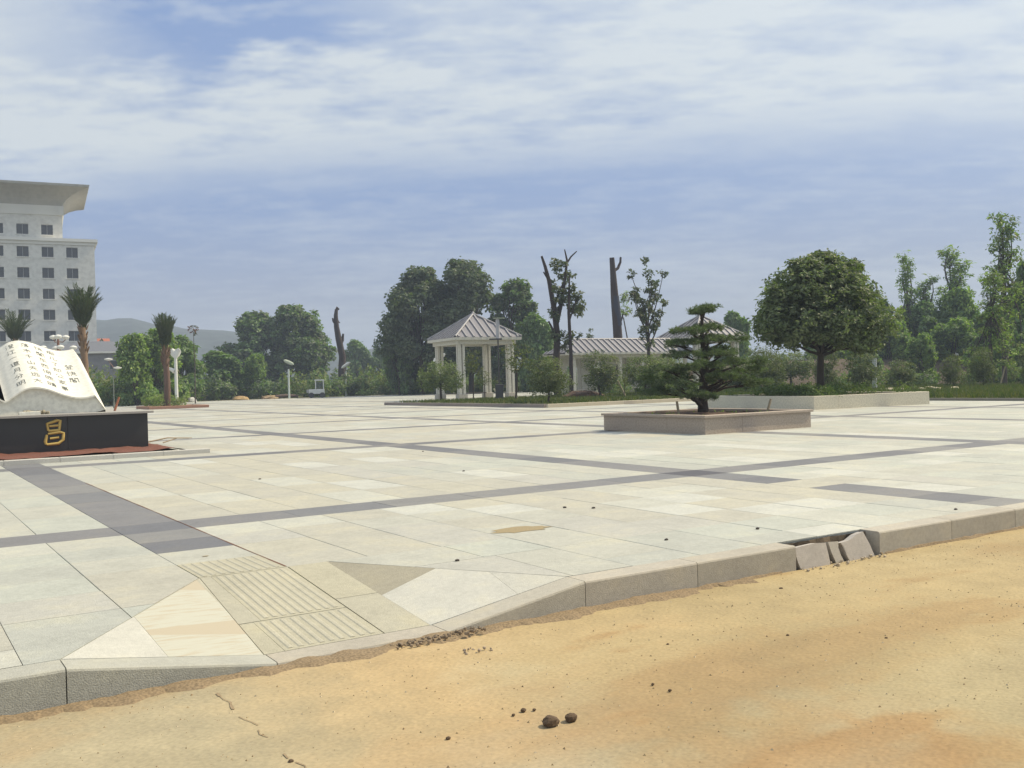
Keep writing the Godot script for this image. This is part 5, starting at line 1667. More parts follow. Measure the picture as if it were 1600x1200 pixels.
	part("chimney", ch.mesh(), trim, rh)

func build_hills() -> void:
	# wooded ridges far off; bearing is measured from the camera's heading, in metres across at 3 km
	var f := FastNoiseLite.new()
	f.seed = 200; f.frequency = 0.0016; f.fractal_octaves = 5
	var prof := [[-3200, 150], [-2400, 190], [-1800, 205], [-1370, 212], [-1180, 213], [-1060, 200], [-920, 180], [-785, 164], [-630, 142], [-550, 112], [-450, 110], [-370, 124], [-275, 105], [-80, 72], [200, 70], [700, 58], [1400, 52], [2600, 46]]
	var m := MB.new()
	var fw := Vector3(0.5432, 0, -0.8396)
	var rt := Vector3(0.8396, 0, 0.5432)
	var pt := func(i: int, k: int) -> Vector3:
		var x := -3200.0 + i * 40.0
		var hgt := 50.0
		for q in prof.size() - 1:
			if x >= prof[q][0] and x <= prof[q + 1][0]:
				var t: float = (x - prof[q][0]) / (prof[q + 1][0] - prof[q][0])
				hgt = lerpf(prof[q][1], prof[q + 1][1], smoothstep(0, 1, t))
		var d := 600.0 + k * 20.0
		var e := sin(clampf(k / 17.0, 0, 1) * PI)
		var y := 0.26 * hgt * pow(e, 0.8) * (1.0 + 0.12 * f.get_noise_2d(x, d)) + 2.2 * f.get_noise_2d(x * 6, d * 8) * e
		if k == 0 or k == 17: y = -5
		return fw * d + rt * x * d / 3000.0 + Vector3(0, y, 0)
	for i in 145:
		for k in 17:
			var q := [pt.call(i, k), pt.call(i + 1, k), pt.call(i + 1, k + 1), pt.call(i, k + 1)]
			m.quad(q[0], q[3], q[2], q[1])
	structure("hills", m.mesh(), plain("hill_wood", lin(0.04, 0.06, 0.05), 0.95, 0, noise_tex(0.03, 0.5, 1.2, 201), 0.004))

# ---------------------------------------------------------------- palms, trees, shrubs, lawns
func palm(at: Vector3, h: float, crown: float, spread: float, n: int, seed_: int, bark: Material, leaves: Material, label: String, red := false) -> void:
	var r := RandomNumberGenerator.new()
	r.seed = seed_
	var o := thing("palm_tree", at, 0, label, "palm")
	var m := MB.new()
	var pts := []
	var rad := []
	for i in 15:
		var f := i / 14.0
		pts.append(Vector3(0.06 * sin(f * 4), f * h, 0))
		rad.append((0.235 - 0.04 * f) * (1.1 if i % 2 == 0 else 0.96) * (1.2 if i == 0 else 1.0))
	m.tube(pts, rad, 10)
	part("trunk", m.mesh(), bark, o)
	# old leaf bases round the top of the trunk
	var lb := MB.new()
	for k in 40:
		var w := r.randf() * TAU
		var y := h - r.randf() * h * 0.3
		var d := Vector3(cos(w), 0, sin(w))
		lb.tube([Vector3(0, y, 0) + d * 0.2, Vector3(0, y + 0.35, 0) + d * 0.36], [0.06, 0.025], 4)
	part("leaf_bases", lb.mesh(), plain("palm_bases", lin(0.16, 0.1, 0.055), 0.9), o)
	for k in n:
		var w := TAU * k * 0.381966
		var q := float(k) / n
		var lean := lerpf(0.06, spread, sqrt(q))
		var fr := MB.new()
		var dir := Vector3(cos(w), 0, sin(w))
		var side := Vector3(-sin(w), 0, cos(w))
		var len_ := crown * lerpf(1.0, 0.8, q) * r.randf_range(0.9, 1.08)
		var prev := Vector3(0, h - 0.25, 0) + dir * 0.12
		var a := lean * 0.55
		var seg := 11
		for i in seg:
			a += lean * 0.09 + 0.05 * pow(float(i) / seg, 2) * (0.5 + lean * 2)
			var step := (dir * sin(a) + Vector3(0, cos(a), 0)) * len_ / seg
			var nx := prev + step
			fr.col = Color(0.09, 0.1, 0.035)
			fr.tube([prev, nx], [0.022, 0.018], 4, false)
			fr.col = [Color(0.04, 0.062, 0.028), Color(0.055, 0.08, 0.034), Color(0.07, 0.09, 0.04)][r.randi() % 3]
			if i > 1:
				for u in 3:
					var p := prev.lerp(nx, u / 3.0)
					for s in [-1.0, 1.0]:
						var ld: Vector3 = (side * s * 0.75 + step.normalized() * 0.9 + dir * 0.15 + unit(r) * 0.15).normalized()
						fr.leaf(p, (step.normalized().cross(side) * s).normalized(), ld, lerpf(0.62, 0.3, float(i) / seg) * crown / 3.0, 0.055)
			prev = nx
		part("frond", fr.mesh(), leaves, o)

func stub_tree(called: String, at: Vector3, pts: Array, rad: Array, stubs: Array, bark: Material, label: String) -> Node3D:
	var o := thing(called, at, 0, label, "tree")
	var m := MB.new()
	m.tube(pts, rad, 10)
	for s in stubs:
		m.tube(s[0], s[1], 7)
	part("trunk", m.mesh(), bark, o)
	return o

func build_plants() -> void:
	var bark := plain("dark_bark", Color.WHITE)
	var greybark := plain("grey_bark", lin(0.1, 0.085, 0.075), 0.9, 0, noise_tex(0.06, 0.5, 1.2, 211), 1.0)
	var cut := plain("cut_bark", lin(0.055, 0.04, 0.04), 0.9, 0, noise_tex(0.06, 0.5, 1.3, 212), 0.9)
	var palmbark := plain("palm_bark", lin(0.24, 0.16, 0.1), 0.9, 0, noise_tex(0.06, 0.6, 1.2, 213), 1.2)
	var redbark := plain("palm_bark_red", lin(0.18, 0.11, 0.08), 0.9, 0, noise_tex(0.06, 0.5, 1.3, 214), 1.2)
	var leaf := foliage_mat("tree_leaf")
	var r := RandomNumberGenerator.new()
	r.seed = 909
	palm(v(11.3, 0, 68.9), 5.6, 3.0, 0.42, 34, 1, palmbark, leaf, "tall palm with upswept fronds standing before the office tower")
	palm(v(10.0, 0, 94.8), 5.9, 2.9, 0.55, 28, 2, palmbark, leaf, "palm with wide round crown rising behind the white book")
	palm(v(17.75, 0.1, 74.2), 4.3, 2.9, 0.24, 26, 3, redbark, leaf, "palm with narrow tied crown and reddish trunk in the brick-edged bed")
	# ---- big background crowns, each its own tree
	var big := func(seed_: int, w: float, h: float, low: float, pal: Array, n: int, sz: float) -> Array:
		var rr := RandomNumberGenerator.new()
		rr.seed = seed_
		var bl := []
		for k in n:
			var f := float(k) / n
			var y := lerpf(low, h, f) 
			var reach := w * 0.5 * sqrt(maxf(0.08, 1.0 - pow(f * 1.08 - 0.35, 2) * 1.9))
			var a := rr.randf() * TAU
			var d := reach * rr.randf_range(0.35, 0.85)
			var br := w * rr.randf_range(0.13, 0.22)
			bl.append([Vector3(cos(a) * d, minf(y, h - br * 0.6), sin(a) * d), Vector3(br, br * 0.85, br), 34 + 16 * br])
		return [bl, leaf_cloud(seed_ + 1, bl, 12, w * 0.035 + 0.16, sz, pal, 0.75, 0.3)]
	var P1: Array = big.call(21, 9.0, 14.6, 2.2, DARK, 34, 0.42)
	var P2: Array = big.call(31, 8.6, 14.9, 2.5, DARK, 32, 0.42)
	var P3: Array = big.call(41, 6.2, 12.6, 1.5, DARK + MID, 26, 0.4)
	var P4: Array = big.call(51, 9.5, 12.6, 1.2, DARK + MID, 34, 0.46)
	var P5: Array = big.call(61, 4.8, 6.0, 0.7, MID, 22, 0.34)
	var P6: Array = big.call(66, 4.4, 6.2, 0.6, FRESH + MID, 22, 0.3)
	tree("broadleaf_tree", v(52.2, 0, 99.6), 5.5, 0.26, P1[0], P1[1], bark, leaf, "tall dark clumpy tree left of the lone gazebo's roof", "tree", "", 1).scale = Vector3(1.0, 0.98, 1.0)
	tree("broadleaf_tree", v(57.0, 0, 96.7), 6.0, 0.28, P2[0], P2[1], bark, leaf, "tallest dark tree rising straight behind the lone gazebo's roof", "tree", "", 2)
	tree("broadleaf_tree", v(61.2, 0, 93.8), 5.5, 0.22, P3[0], P3[1], bark, leaf, "slimmer dark tree with separate top right of the gazebo's roof", "tree", "", 3)
	var q := tree("broadleaf_tree", v(61.5, 0, 89.6), 3.0, 0.2, P5[0], P5[1], bark, leaf, "mid green bushy tree between the gazebo and the lopped tree", "tree", "", 4)
	q.scale = Vector3(0.95, 1.4, 0.95)
	var t5 := tree("broadleaf_tree", v(49.0, 0, 147.0), 4.5, 0.3, P4[0], P4[1], bark, leaf, "left one of the paired wide green trees before the distant hills", "tree", "", 5)
	t5.scale = Vector3(1.18, 1.0, 1.18)
	copy(t5, v(53.8, 0, 143.9), 2.0, Vector3(1.15, 1.06, 1.15), "right one of the paired wide green trees before the distant hills")
	copy(t5, v(50.0, 0, 101.0), 4.0, Vector3(0.42, 0.7, 0.42), "lower dark tree filling the left flank of the tall dark trees")
	copy(t5, v(54.4, 0, 99.0), 1.1, Vector3(0.55, 0.86, 0.55), "dark tree crown filling the gap between the two tallest dark trees")
	var m1 := tree("bushy_tree", v(78.2, 0, 175.7), 1.4, 0.14, P5[0], P5[1], bark, leaf, "hazy green tree just right of the bare leaning trunk", "tree", "", 6)
	m1.scale = Vector3(1.35, 1.6, 1.35)
	copy(m1, v(81.8, 0, 173.4), 1.0, Vector3(1.1, 1.3, 1.1), "smaller hazy green tree between the bare trunk and the dark trees")
	var f1 := tree("bushy_tree", v(19.5, 0, 92.2), 1.2, 0.1, P6[0], P6[1], greybark, leaf, "yellow green feathery tree next to the grey house", "tree", "", 7)
	f1.scale = Vector3(0.85, 1.0, 0.85)
	copy(f1, v(21.9, 0, 95.5), 1.3, Vector3(1.1, 1.12, 1.1), "taller yellow green feathery tree left of the middle palm")
	var f2 := copy(m1, v(27.6, 0, 109.5), 2.1, Vector3(1.1, 1.15, 1.1), "green tree standing right behind the middle palm and its lamp")
	copy(m1, v(35.2, 0, 120.2), 0.4, Vector3(1.3, 0.95, 1.3), "rounded green tree left of the paired wide trees")
	copy(f1, v(38.9, 0, 118.0), 0.9, Vector3(0.7, 0.85, 0.7), "light green young tree in front of the paired wide trees")
	var fl := MB.new()
	var ft := thing("flowering_sapling", v(24.4, 0, 91.4), 0, "thin sapling with reddish tuft at its top near the middle palm", "tree")
	fl.tube([Vector3.ZERO, Vector3(0.05, 3.5, 0), Vector3(0, 6.6, 0)], [0.07, 0.05, 0.02], 6)
	part("trunk", fl.mesh(), greybark, ft)
	part("crown", leaf_cloud(77, [[Vector3(0, 6.7, 0), Vector3(0.45, 0.5, 0.45), 14]], 6, 0.14, 0.24, [Color(0.156, 0.065, 0.052), Color(0.078, 0.078, 0.039)], 0.5), leaf, ft)
	# scrub along the far edge of the square
	var S1 := leaf_cloud(81, [[Vector3(0, 0.9, 0), Vector3(1.3, 0.9, 1.1), 60], [Vector3(0.8, 0.6, 0.3), Vector3(0.8, 0.6, 0.8), 30], [Vector3(-0.9, 0.7, 0.2), Vector3(0.8, 0.7, 0.8), 30]], 9, 0.26, 0.24, MID + DARK, 0.6, 0.3)
	var S2 := leaf_cloud(82, [[Vector3(0, 1.0, 0), Vector3(1.1, 1.1, 1.1), 60], [Vector3(0.9, 0.7, 0), Vector3(0.9, 0.7, 0.7), 34]], 9, 0.26, 0.22, OLIVE + MID, 0.6, 0.3)
	var SB := [S1, S2]
	var spots := []
	for k in 46:
		spots.append([lerpf(20, 66, k / 45.0) + r.randf_range(-1.2, 1.2), lerpf(124, 104, k / 45.0) + r.randf_range(-7, 9), r.randf_range(1.0, 1.9), r.randf_range(0.8, 2.0)])
	for k in 26:
		spots.append([lerpf(18, 30, k / 25.0) + r.randf_range(-1, 1), lerpf(96, 112, k / 25.0) + r.randf_range(-3, 6), r.randf_range(0.9, 1.7), r.randf_range(0.9, 2.1)])
	for k in 30:
		spots.append([lerpf(50, 74, k / 29.0) + r.randf_range(-1, 1), lerpf(108, 88, k / 29.0) + r.randf_range(-2, 8), r.randf_range(1.0, 1.8), r.randf_range(0.9, 1.9)])
	for k in 26:
		spots.append([lerpf(60, 84, k / 25.0) + r.randf_range(-1, 1), lerpf(84, 62, k / 25.0) + r.randf_range(-2, 6), r.randf_range(1.0, 1.6), r.randf_range(0.9, 1.6)])
	for e in spots:
		if e[1] < 107 and e[0] > 27 and e[0] < 50: e[1] = 107.5 + r.randf() * 6
		var o := solo("scrub_bush", SB[r.randi() % 2], leaf, v(e[0], -0.05, e[1]), "rough green bush in the scrub along the square's far edge", "bush", "scrub beyond the square")
		o.rotation.y = r.randf() * TAU
		o.scale = Vector3(e[2], e[3], e[2])
	# low clipped hedges on the far edge
	var H := leaf_cloud(83, [[Vector3(0, 0.4, 0), Vector3(2.6, 0.5, 0.8), 120]], 8, 0.2, 0.16, MID, 0.6, 0.2)
	for e in [[50.6, 108.6, "low clipped hedge patch in front of the bare leaning trunk"], [55.5, 107.4, "low clipped hedge patch nearer the lone gazebo"]]:
		solo("low_hedge", H, leaf, v(e[0], 0, e[1]), e[2], "hedge").rotation.y = deg_to_rad(-30)
	# ---- shrubs and little trees on the island
	var G1 := [[Vector3(0, 1.8, 0), Vector3(1.3, 0.95, 1.3), 170], [Vector3(0.6, 1.3, 0.2), Vector3(0.85, 0.7, 0.85), 80], [Vector3(-0.6, 1.3, -0.2), Vector3(0.9, 0.7, 0.85), 80]]
	var GM := leaf_cloud(84, G1, 12, 0.24, 0.14, [Color(0.142, 0.183, 0.083), Color(0.166, 0.208, 0.091), Color(0.2, 0.233, 0.1)], 0.55, 0.3)
	var shrub := tree("round_shrub", v(32.8, 0.13, 59.8), 1.2, 0.07, G1, GM, bark, leaf, "round dark shrub on a thin stem left of the lone gazebo", "shrub", "", 8)
	shrub.scale = Vector3(1.15, 1.03, 1.15)
	var G2 := [[Vector3(0, 1.75, 0), Vector3(1.05, 1.05, 1.05), 170], [Vector3(0.4, 1.1, 0.3), Vector3(0.85, 0.7, 0.8), 80], [Vector3(-0.4, 1.1, 0), Vector3(0.8, 0.7, 0.8), 80]]
	var GM2 := leaf_cloud(85, G2, 12, 0.24, 0.13, [Color(0.117, 0.143, 0.072), Color(0.143, 0.169, 0.078), Color(0.169, 0.189, 0.091)], 0.5, 0.25)
	var s2 := tree("round_shrub", v(29.2, 0.13, 41.7), 0.9, 0.06, G2, GM2, bark, leaf, "bushy grey green shrub nearest the island's corner kerb", "shrub", "", 9)
	s2.scale = Vector3(1.0, 0.9, 1.0)
	var more := [[38.4, 49.0, 1.2, 1.08, "dark round shrub in front of the covered walkway's left half"], [40.9, 47.6, 1.1, 1.0, "round shrub with split stems before the covered walkway's middle"], [43.4, 48.3, 1.0, 0.95, "round shrub at the covered walkway's right end near the pine"], [36.2, 51.6, 0.7, 0.7, "small shrub between the lopped tree and the walkway"], [56.8, 52.6, 1.3, 1.2, "yellowish shrub right of the far gazebo"], [58.7, 51.4, 1.3, 1.1, "bushy shrub between the far gazebo and the round tree"], [46.2, 44.2, 1.2, 0.75, "low spreading shrub behind the pine's left pads"]]
	for e in more:
		copy(s2 if r.randf() < 0.5 else shrub, v(e[0], 0.13, e[1]), r.randf() * TAU, Vector3(e[2], e[3], e[2]), e[4])
	# thin yellowing trees before the gazebo
	var Y1 := [[Vector3(0, 2.9, 0), Vector3(0.8, 0.8, 0.8), 34], [Vector3(0.5, 2.2, 0), Vector3(0.6, 0.5, 0.5), 18], [Vector3(-0.4, 2.3, 0.2), Vector3(0.5, 0.5, 0.5), 14]]
	var YM := leaf_cloud(86, Y1, 8, 0.22, 0.15, [Color(0.169, 0.182, 0.046), Color(0.13, 0.156, 0.046), Color(0.098, 0.124, 0.039)], 0.45, 0.1)
	var y1 := tree("yellowing_tree", v(32.8, 0.13, 50.3), 1.9, 0.05, Y1, YM, bark, leaf, "thin young tree with yellow green leaves right of the service pole", "tree", "", 10)
	y1.scale = Vector3(1.25, 1.0, 1.25)
	copy(y1, v(30.9, 0.13, 52.2), 1.6, Vector3(0.75, 0.92, 0.75), "slender yellow green sapling left of the service pole")
	copy(y1, v(33.2, 0.13, 54.6), 2.6, Vector3(0.6, 0.55, 0.6), "small thin sapling behind the service pole")
	copy(y1, v(37.0, 0.13, 45.0), 0.6, Vector3(0.4, 0.5, 0.4), "stunted sapling propped with a slanting stake")
	# ---- lopped and sparse trees
	var lop := stub_tree("lopped_tree", v(40.75, 0.1, 57.0),
		[Vector3(0, 0, 0), Vector3(-0.05, 2.5, 0), Vector3(0.1, 4.5, 0), Vector3(-0.15, 6.5, 0), Vector3(-0.5, 8.3, 0), Vector3(-0.8, 9.3, 0), Vector3(-1.15, 10.0, 0.1)], [0.3, 0.25, 0.23, 0.2, 0.15, 0.12, 0.08],
		[[[Vector3(0.05, 5.2, 0), Vector3(0.55, 7.0, 0.1), Vector3(1.0, 8.9, 0), Vector3(1.15, 9.8, 0), Vector3(0.95, 10.6, 0)], [0.18, 0.15, 0.1, 0.08, 0.04]], [[Vector3(1.12, 9.6, 0), Vector3(1.5, 10.1, 0), Vector3(1.95, 10.5, 0.1)], [0.07, 0.06, 0.04]], [[Vector3(-0.55, 8.4, 0), Vector3(-0.95, 8.9, 0)], [0.09, 0.05]], [[Vector3(0, 4.3, 0), Vector3(-0.45, 5.0, 0.1), Vector3(-0.7, 5.4, 0.1)], [0.12, 0.08, 0.06]], [[Vector3(-0.1, 6.4, 0), Vector3(0.4, 7.6, 0), Vector3(0.9, 8.4, 0)], [0.1, 0.07, 0.04]]],
		cut, "lopped tree with bare forked limbs and sparse leaf tufts before the walkway")
	var tufts := func(seed_: int, pts: Array, rad: float, n: int) -> ArrayMesh:
		var bl := []
		for p in pts: bl.append([p, Vector3(rad, rad * 0.9, rad), n])
		return leaf_cloud(seed_, bl, 8, 0.17, 0.26, [Color(0.083, 0.108, 0.07), Color(0.108, 0.133, 0.083), Color(0.142, 0.15, 0.091)], 0.55, 0.1)
	var lp := []
	for k in 24: lp.append(Vector3(r.randf_range(-0.4, 1.4), r.randf_range(3.6, 9.9), r.randf_range(-0.5, 0.5)))
	for k in 8: lp.append(Vector3(r.randf_range(1.2, 2.1), r.randf_range(5.5, 7.8), r.randf_range(-0.4, 0.4)))
	part("crown", tufts.call(87, lp, 0.42, 7), leaf, lop)
	var lop2 := stub_tree("lopped_tree", v(41.45, 0.1, 56.3), [Vector3(0, 0, 0), Vector3(0.05, 3, 0), Vector3(-0.05, 6, 0), Vector3(0.1, 8.6, 0)], [0.17, 0.14, 0.11, 0.05], [[[Vector3(0, 5.4, 0), Vector3(0.5, 6.6, 0), Vector3(0.9, 7.3, 0)], [0.06, 0.05, 0.03]]], cut, "slimmer dark trunk growing close beside the lopped forked tree")
	part("crown", tufts.call(88, [Vector3(0.9, 7.2, 0), Vector3(0.7, 6.0, 0.2), Vector3(0.2, 7.9, 0), Vector3(1.1, 6.6, -0.2), Vector3(0.5, 4.4, 0)], 0.4, 7), leaf, lop2)
	var st := stub_tree("lopped_tree", v(60.1, 0, 74.3), [Vector3(0.6, 0, 0), Vector3(0.5, 3, 0), Vector3(0.35, 6.0, 0), Vector3(0.1, 9.5, 0), Vector3(0.0, 11.5, 0), Vector3(-0.1, 13.0, 0)], [0.52, 0.48, 0.45, 0.38, 0.3, 0.24], [[[Vector3(0.05, 11.7, 0), Vector3(0.6, 12.0, 0), Vector3(0.95, 12.6, 0), Vector3(1.0, 13.1, 0)], [0.16, 0.15, 0.12, 0.1]], [[Vector3(0.5, 6.3, 0), Vector3(1.0, 7.2, 0), Vector3(1.2, 8.0, 0)], [0.12, 0.09, 0.05]]], cut, "thick branchless trunk with one upturned stub behind the walkway roof")
	part("crown", leaf_cloud(89, [[Vector3(1.3, 9.2, 0), Vector3(0.42, 0.7, 0.42), 26], [Vector3(1.3, 7.9, 0.1), Vector3(0.8, 0.5, 0.6), 26]], 10, 0.2, 0.2, OLIVE + FRESH, 0.5, 0.3), leaf, st)
	var wr := MB.new()
	wr.tube([Vector3(0.375, 6.4, 0), Vector3(0.22, 8.2, 0), Vector3(0.14, 9.3, 0)], [0.46, 0.43, 0.4], 12)
	part("trunk_wrap", wr.mesh(), plain("wrap", lin(0.03, 0.035, 0.06), 0.7), st).set_meta("label", "dark blue wrapping round the trunk")
	var sk := MB.new()
	sk.tube([Vector3(1.6, 3.4, 0.4), Vector3(0.9, 7.2, 0.3)], [0.07, 0.06], 5)
	part("prop", sk.mesh(), greybark, st)
	stub_tree("lopped_tree", v(49.4, 0, 116.9), [Vector3(0.4, 0, 0), Vector3(0.35, 3.0, 0), Vector3(0.5, 5.0, 0), Vector3(0.05, 7.2, 0), Vector3(-0.2, 8.8, 0), Vector3(-0.25, 10.2, 0), Vector3(-0.15, 11.0, 0)], [0.5, 0.46, 0.44, 0.4, 0.33, 0.26, 0.2], [[[Vector3(0.2, 6.4, 0), Vector3(0.55, 7.1, 0), Vector3(0.7, 7.9, 0)], [0.28, 0.22, 0.12]], [[Vector3(-0.2, 9.0, 0), Vector3(-0.6, 9.5, 0), Vector3(-0.7, 9.9, 0)], [0.18, 0.14, 0.1]], [[Vector3(-0.2, 9.9, 0), Vector3(0.1, 9.4, 0), Vector3(0.3, 9.3, 0)], [0.14, 0.1, 0.06]], [[Vector3(-0.15, 10.9, 0), Vector3(-0.05, 11.2, 0), Vector3(0.2, 11.0, 0)], [0.2, 0.2, 0.12]]], cut, "bare leaning trunk with short stubs standing alone left of the dark trees")
	# sparse tree with tufted branch ends
	var sp := MB.new()
	var tips := []
	sp.tube([Vector3(0, 0, 0), Vector3(0.05, 3, 0), Vector3(0, 5.5, 0)], [0.16, 0.13, 0.1], 8)
	for k in 13:
		var w := TAU * k * 0.382
		var y := lerpf(3.6, 6.0, k / 12.0)
		var e := Vector3(cos(w) * r.randf_range(0.8, 1.6), y + r.randf_range(1.4, 3.6), sin(w) * r.randf_range(0.5, 1.3))
		if e.y > 9.4: e.y = 9.4
		limb(sp, Vector3(0, y * 0.92, 0), e, 0.06, 0.02, r, 0.1)
		tips.append(e); tips.append(Vector3(0, y * 0.92, 0).lerp(e, 0.6) + unit(r) * 0.2)
	tips.append(Vector3(-0.1, 9.8, 0)); tips.append(Vector3(0.2, 4.8, 0.2)); tips.append(Vector3(0.9, 5.1, 0.1)); tips.append(Vector3(-0.5, 4.3, 0)); tips.append(Vector3(0.1, 3.7, 0.1))
	var so := thing("sparse_tree", v(47.6, 0.1, 55.0), 0, "slim tree with open branches and tufted dark leaves before the walkway roof", "tree")
	part("trunk", sp.mesh(), cut, so)
	part("crown", tufts.call(90, tips, 0.34, 7), leaf, so)
	var tw := copy(so, v(58.5, 0, 76.0), 1.0, Vector3(0.6, 0.62, 0.6), "small tufted treetop peeping over the walkway roof beside the thick trunk")
	# ---- right-hand side
	copy(m1, v(80.8, 0, 78.7), 0.7, Vector3(0.85, 1.35, 0.85), "dark tree just left of the large round tree's crown")
	var feather := func(seed_: int, h: float, w: float, pal: Array) -> Array:
		var rr := RandomNumberGenerator.new()
		rr.seed = seed_
		var bl := []
		for k in 30:
			var f := k / 29.0
			var a := rr.randf() * TAU
			var d := w * 0.5 * (1.0 - f * 0.75) * rr.randf_range(0.2, 1.0)
			bl.append([Vector3(cos(a) * d, lerpf(h * 0.22, h * 0.97, f), sin(a) * d), Vector3(w * 0.17, h * 0.045, w * 0.17), 14])
		return [bl, leaf_cloud(seed_ + 1, bl, 7, 0.3, 0.3, pal, 0.4, 0.2, 0.3)]
	var F1: Array = feather.call(101, 13.4, 3.6, FRESH + MID)
	var F2: Array = feather.call(111, 12.4, 4.4, FRESH + MID + OLIVE)
	var a1 := tree("slender_tree", v(88.4, 0, 61.9), 9.5, 0.14, F1[0], F1[1], greybark, leaf, "slender feathery tree nearest the large round tree on its right", "tree", "", 11)
	copy(a1, v(92.2, 0, 59.4), 2.0, Vector3(1.5, 1.03, 1.5), "widest feathery tree with forked top on the right")
	copy(a1, v(90.3, 0, 60.9), 4.0, Vector3(1.2, 0.82, 1.2), "shorter dark feathery tree between two taller ones")
	var a2 := tree("slender_tree", v(67.6, 0, 39.6), 9.0, 0.16, F2[0], F2[1], greybark, leaf, "tallest thin pale feathery tree at the far right", "tree", "", 12)
	copy(a2, v(61.9, 0, 37.2), 1.0, Vector3(0.85, 0.62, 0.85), "lower thin tree with dark straight trunk propped by a pale stake")
	copy(m1, v(78.9, 0, 44.2), 1.9, Vector3(1.1, 1.65, 1.1), "dense dark tree at the extreme right behind the pale feathery one")
	var rs := [[85.0, 63.4, 1.0, 1.35], [88.0, 60.0, 1.1, 1.3], [91.0, 57.4, 1.15, 1.45], [93.5, 55.8, 1.1, 1.2], [89.7, 53.2, 1.0, 1.15], [94.5, 50.5, 1.2, 1.2], [84.5, 66.5, 1.1, 1.1], [97.0, 49.0, 1.3, 1.3], [90.5, 63.5, 1.2, 1.25], [79.0, 64.0, 1.0, 0.9], [82.0, 59.5, 1.0, 1.0], [85.5, 55.0, 1.1, 0.95], [87.5, 50.5, 1.0, 1.0], [90.0, 47.0, 1.1, 1.1], [76.0, 52.0, 0.6, 0.7], [80.0, 48.5, 0.7, 0.75], [73.0, 55.5, 0.6, 0.65], [83.0, 44.0, 0.7, 0.8]]
	for e in rs:
		copy(m1 if r.randf() < 0.35 else f1, v(e[0], 0, e[1]), r.randf() * TAU, Vector3(e[2], e[3], e[2]), "bushy green tree in the mass behind the brown bank", "trees behind the brown bank")
	# brown bank of bare earth with dry weeds
	var bank := MB.new()
	var bf := FastNoiseLite.new()
	bf.seed = 12; bf.frequency = 0.15
	for i in 50:
		for k in 6:
			var c := []
			for e in [[i, k], [i + 1, k], [i + 1, k + 1], [i, k + 1]]:
				var a: float = 56.0 + e[0] * 1.0
				var d: float = e[1] * 1.6
				var hh: float = 2.6 * sin(clampf(e[1] / 6.0, 0, 1) * PI * 0.5) + 0.25 * bf.get_noise_2d(a * 2, d * 3)
				if e[1] == 0: hh = -0.1
				c.append(v(a + d * 0.55, hh, 66.0 - e[0] * 0.62 + d * 0.85))
			bank.quad(c[0], c[3], c[2], c[1])
	structure("earth_bank", bank.mesh(), plain("bank_earth", lin(0.098, 0.072, 0.051), 0.95, 0, noise_tex(0.05, 0.5, 1.25, 220), 0.25))
	var br := [[53.4, 34.5, 0.65, 0.8, "small round shrub on the right lawn beside bare soil"], [56.8, 34.7, 0.7, 0.95, "upright shrub near the propped thin tree on the right lawn"], [50.6, 38.8, 1.0, 0.95, "shrub behind the cream planter next to the marker post"], [49.4, 40.4, 0.8, 1.1, "taller shrub half hidden behind the round tree's trunk"], [56.9, 40.4, 0.9, 0.75, "low shrub between the marker post and the brown bank"], [61.0, 34.0, 0.8, 0.9, "shrub at the far right foot of the pale feathery tree"], [46.0, 42.0, 0.9, 1.0, "shrub left of the round tree's trunk behind the planter"]]
	for e in br:
		copy(s2, v(e[0], 0, e[1]), r.randf() * TAU, Vector3(e[2], e[3], e[2]), e[4])
	for e in [[62.5, 37.0, Vector3(0.9, 2.4, 0.2), "pale slanting stake propping the thin tree at the right"], [48.0, 40.0, Vector3(0.25, 1.3, 0), "short pale stake in the lawn left of the round tree's trunk"], [37.4, 45.2, Vector3(-0.7, 1.2, 0), "slanting stake propping the stunted sapling"]]:
		var g := MB.new()
		g.tube([Vector3.ZERO, e[2]], [0.05, 0.045], 6)
		solo("tree_stake", g.mesh(), plain("stake_wood", Color.WHITE), v(e[0], 0.0, e[1]), e[3], "stake")
	for k in 30:
		var o := solo("bank_scrub", SB[r.randi() % 2], leaf, v(52 + r.randf() * 30, 0, 0), "rough weedy bush on the lawn before the brown bank", "bush", "weedy bushes before the brown bank")
		o.position = v(48 + k * 1.2 + r.randf_range(-1, 1), -0.05, 58 - k * 0.85 + r.randf_range(-4, 4))
		o.rotation.y = r.randf() * TAU
		var s := r.randf_range(0.5, 0.95)
		o.scale = Vector3(s, s * r.randf_range(0.8, 1.4), s)
	build_lawns(leaf)

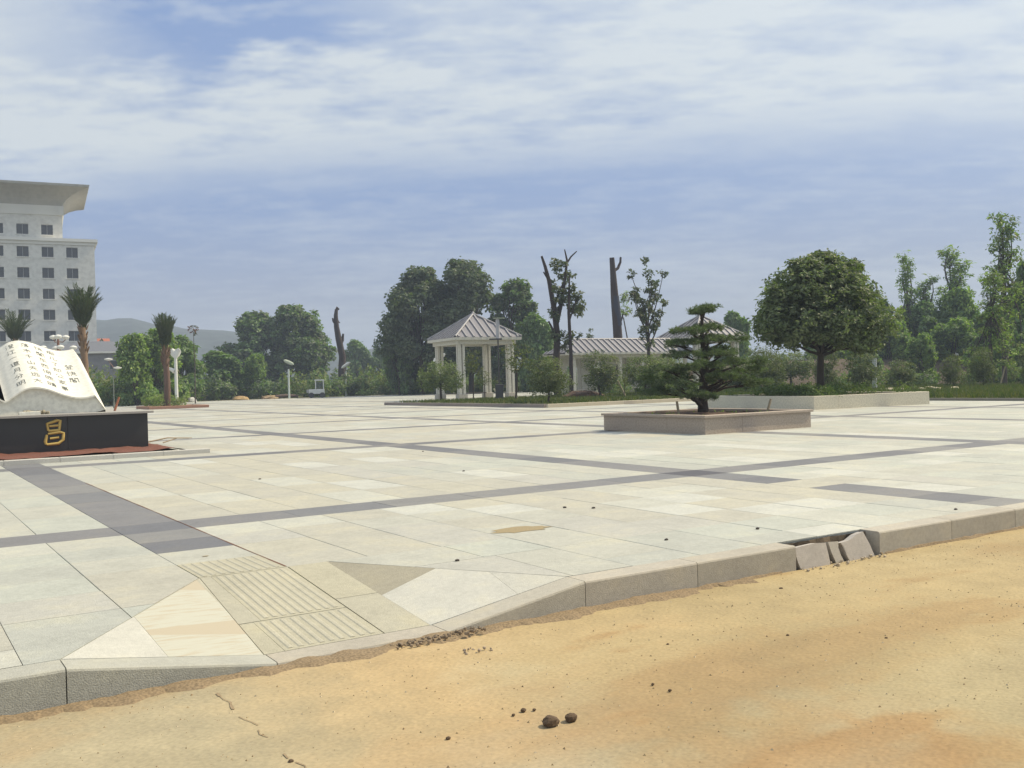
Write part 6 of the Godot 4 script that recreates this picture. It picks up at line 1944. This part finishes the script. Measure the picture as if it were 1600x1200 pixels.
func build_lawns(leaf: Material) -> void:
	var soil := plain("lawn_soil", lin(0.1, 0.115, 0.04), 0.95, 0, noise_tex(0.05, 0.5, 1.2, 230), 0.35)
	var isl := structure("grass_island")
	var m := MB.new()
	m.box(v(45.6, 0.05, 47.9), Vector3(36.2, 0.18, 17.2))
	part("turf", m.mesh(), soil, isl)
	for run in [[27.3, 63.9, 39.1, true], [39.1, 56.7, 27.3, false]]:
		var x: float = run[0]
		var k := 0
		while x < run[1]:
			var g := MB.new()
			if run[3]: g.slab(v(x + 0.6, -0.01, run[2]), Vector3(1.19, 0.19, 0.16), 0.01)
			else: g.slab(v(run[2], -0.01, x + 0.75), Vector3(0.16, 0.19, 1.19), 0.01)
			part("kerb_stone", g.mesh(), plain("island_kerb_pale", lin(0.5, 0.44, 0.34), 0.8) if run[3] else plain("island_kerb_dark", lin(0.26, 0.22, 0.2), 0.8), isl)
			x += 1.2
			k += 1
	var rl := structure("right_lawn")
	var m2 := MB.new()
	m2.box(v(78.9, 0.0, 15.0), Vector3(80, 0.1, 83.9))
	part("turf", m2.mesh(), soil, rl)
	var x := -4.0
	while x < 39.0:
		var g := MB.new()
		g.slab(v(38.8, -0.01, x + 0.6), Vector3(0.16, 0.12, 1.19), 0.01)
		part("kerb_stone", g.mesh(), plain("lawn_kerb", lin(0.2, 0.19, 0.17), 0.8), rl)
		x += 1.2
	var r := RandomNumberGenerator.new()
	r.seed = 404
	var blades := func(n: int, a0: float, a1: float, b0: float, b1: float, y: float, h: float, pal: Array) -> ArrayMesh:
		var g := MB.new()
		for k in n:
			var a := r.randf_range(a0, a1)
			var b := b0 + (b1 - b0) * r.randf()
			g.col = pal[r.randi() % pal.size()]
			for t in 3:
				var d := (Vector3(0, 1, 0) + unit(r) * 0.55).normalized()
				g.leaf(v(a + r.randf_range(-0.1, 0.1), y, b + r.randf_range(-0.1, 0.1)), d.cross(unit(r)).normalized(), d, h * r.randf_range(0.5, 1.3), 0.05)
		return g.mesh()
	var gl := foliage_mat("grass_leaf")
	var pal := [Color(0.09, 0.12, 0.035), Color(0.12, 0.14, 0.045), Color(0.15, 0.15, 0.06), Color(0.07, 0.1, 0.03)]
	var g1 := solo("grass", blades.call(9000, 27.5, 63, 39.3, 56.4, 0.13, 0.2, pal), gl, Vector3.ZERO, "short patchy grass covering the island before the gazebo", "grass")
	g1.set_meta("kind", "stuff")
	var g2 := solo("grass", blades.call(16000, 39.0, 62, 14, 50, 0.04, 0.34, pal), gl, Vector3.ZERO, "taller green grass on the right lawn before the trees", "grass")
	g2.set_meta("kind", "stuff")
	# clods and stones in the right lawn
	for k in 7:
		var g := MB.new()
		g.lump(Vector3.ZERO, Vector3(r.randf_range(0.25, 0.5), 0.2, 0.3), r, 0.3, 4, 7)
		solo("lawn_stone", g.mesh(), plain("lawn_stone", lin(0.42, 0.38, 0.28), 0.9), v(48.0 + r.randf() * 6.0, 0.15, 33.5 + r.randf() * 3.0), "pale rubble stone lying in the right lawn", "stone", "rubble stones in the right lawn")

func _ready() -> void:
	rng.seed = 12345
	set_view()
	build_ground()
	build_plaza()
	build_hills()
	build_buildings()
	build_book()
	build_planters()
	build_pavilion()
	build_street_things()
	build_plants()
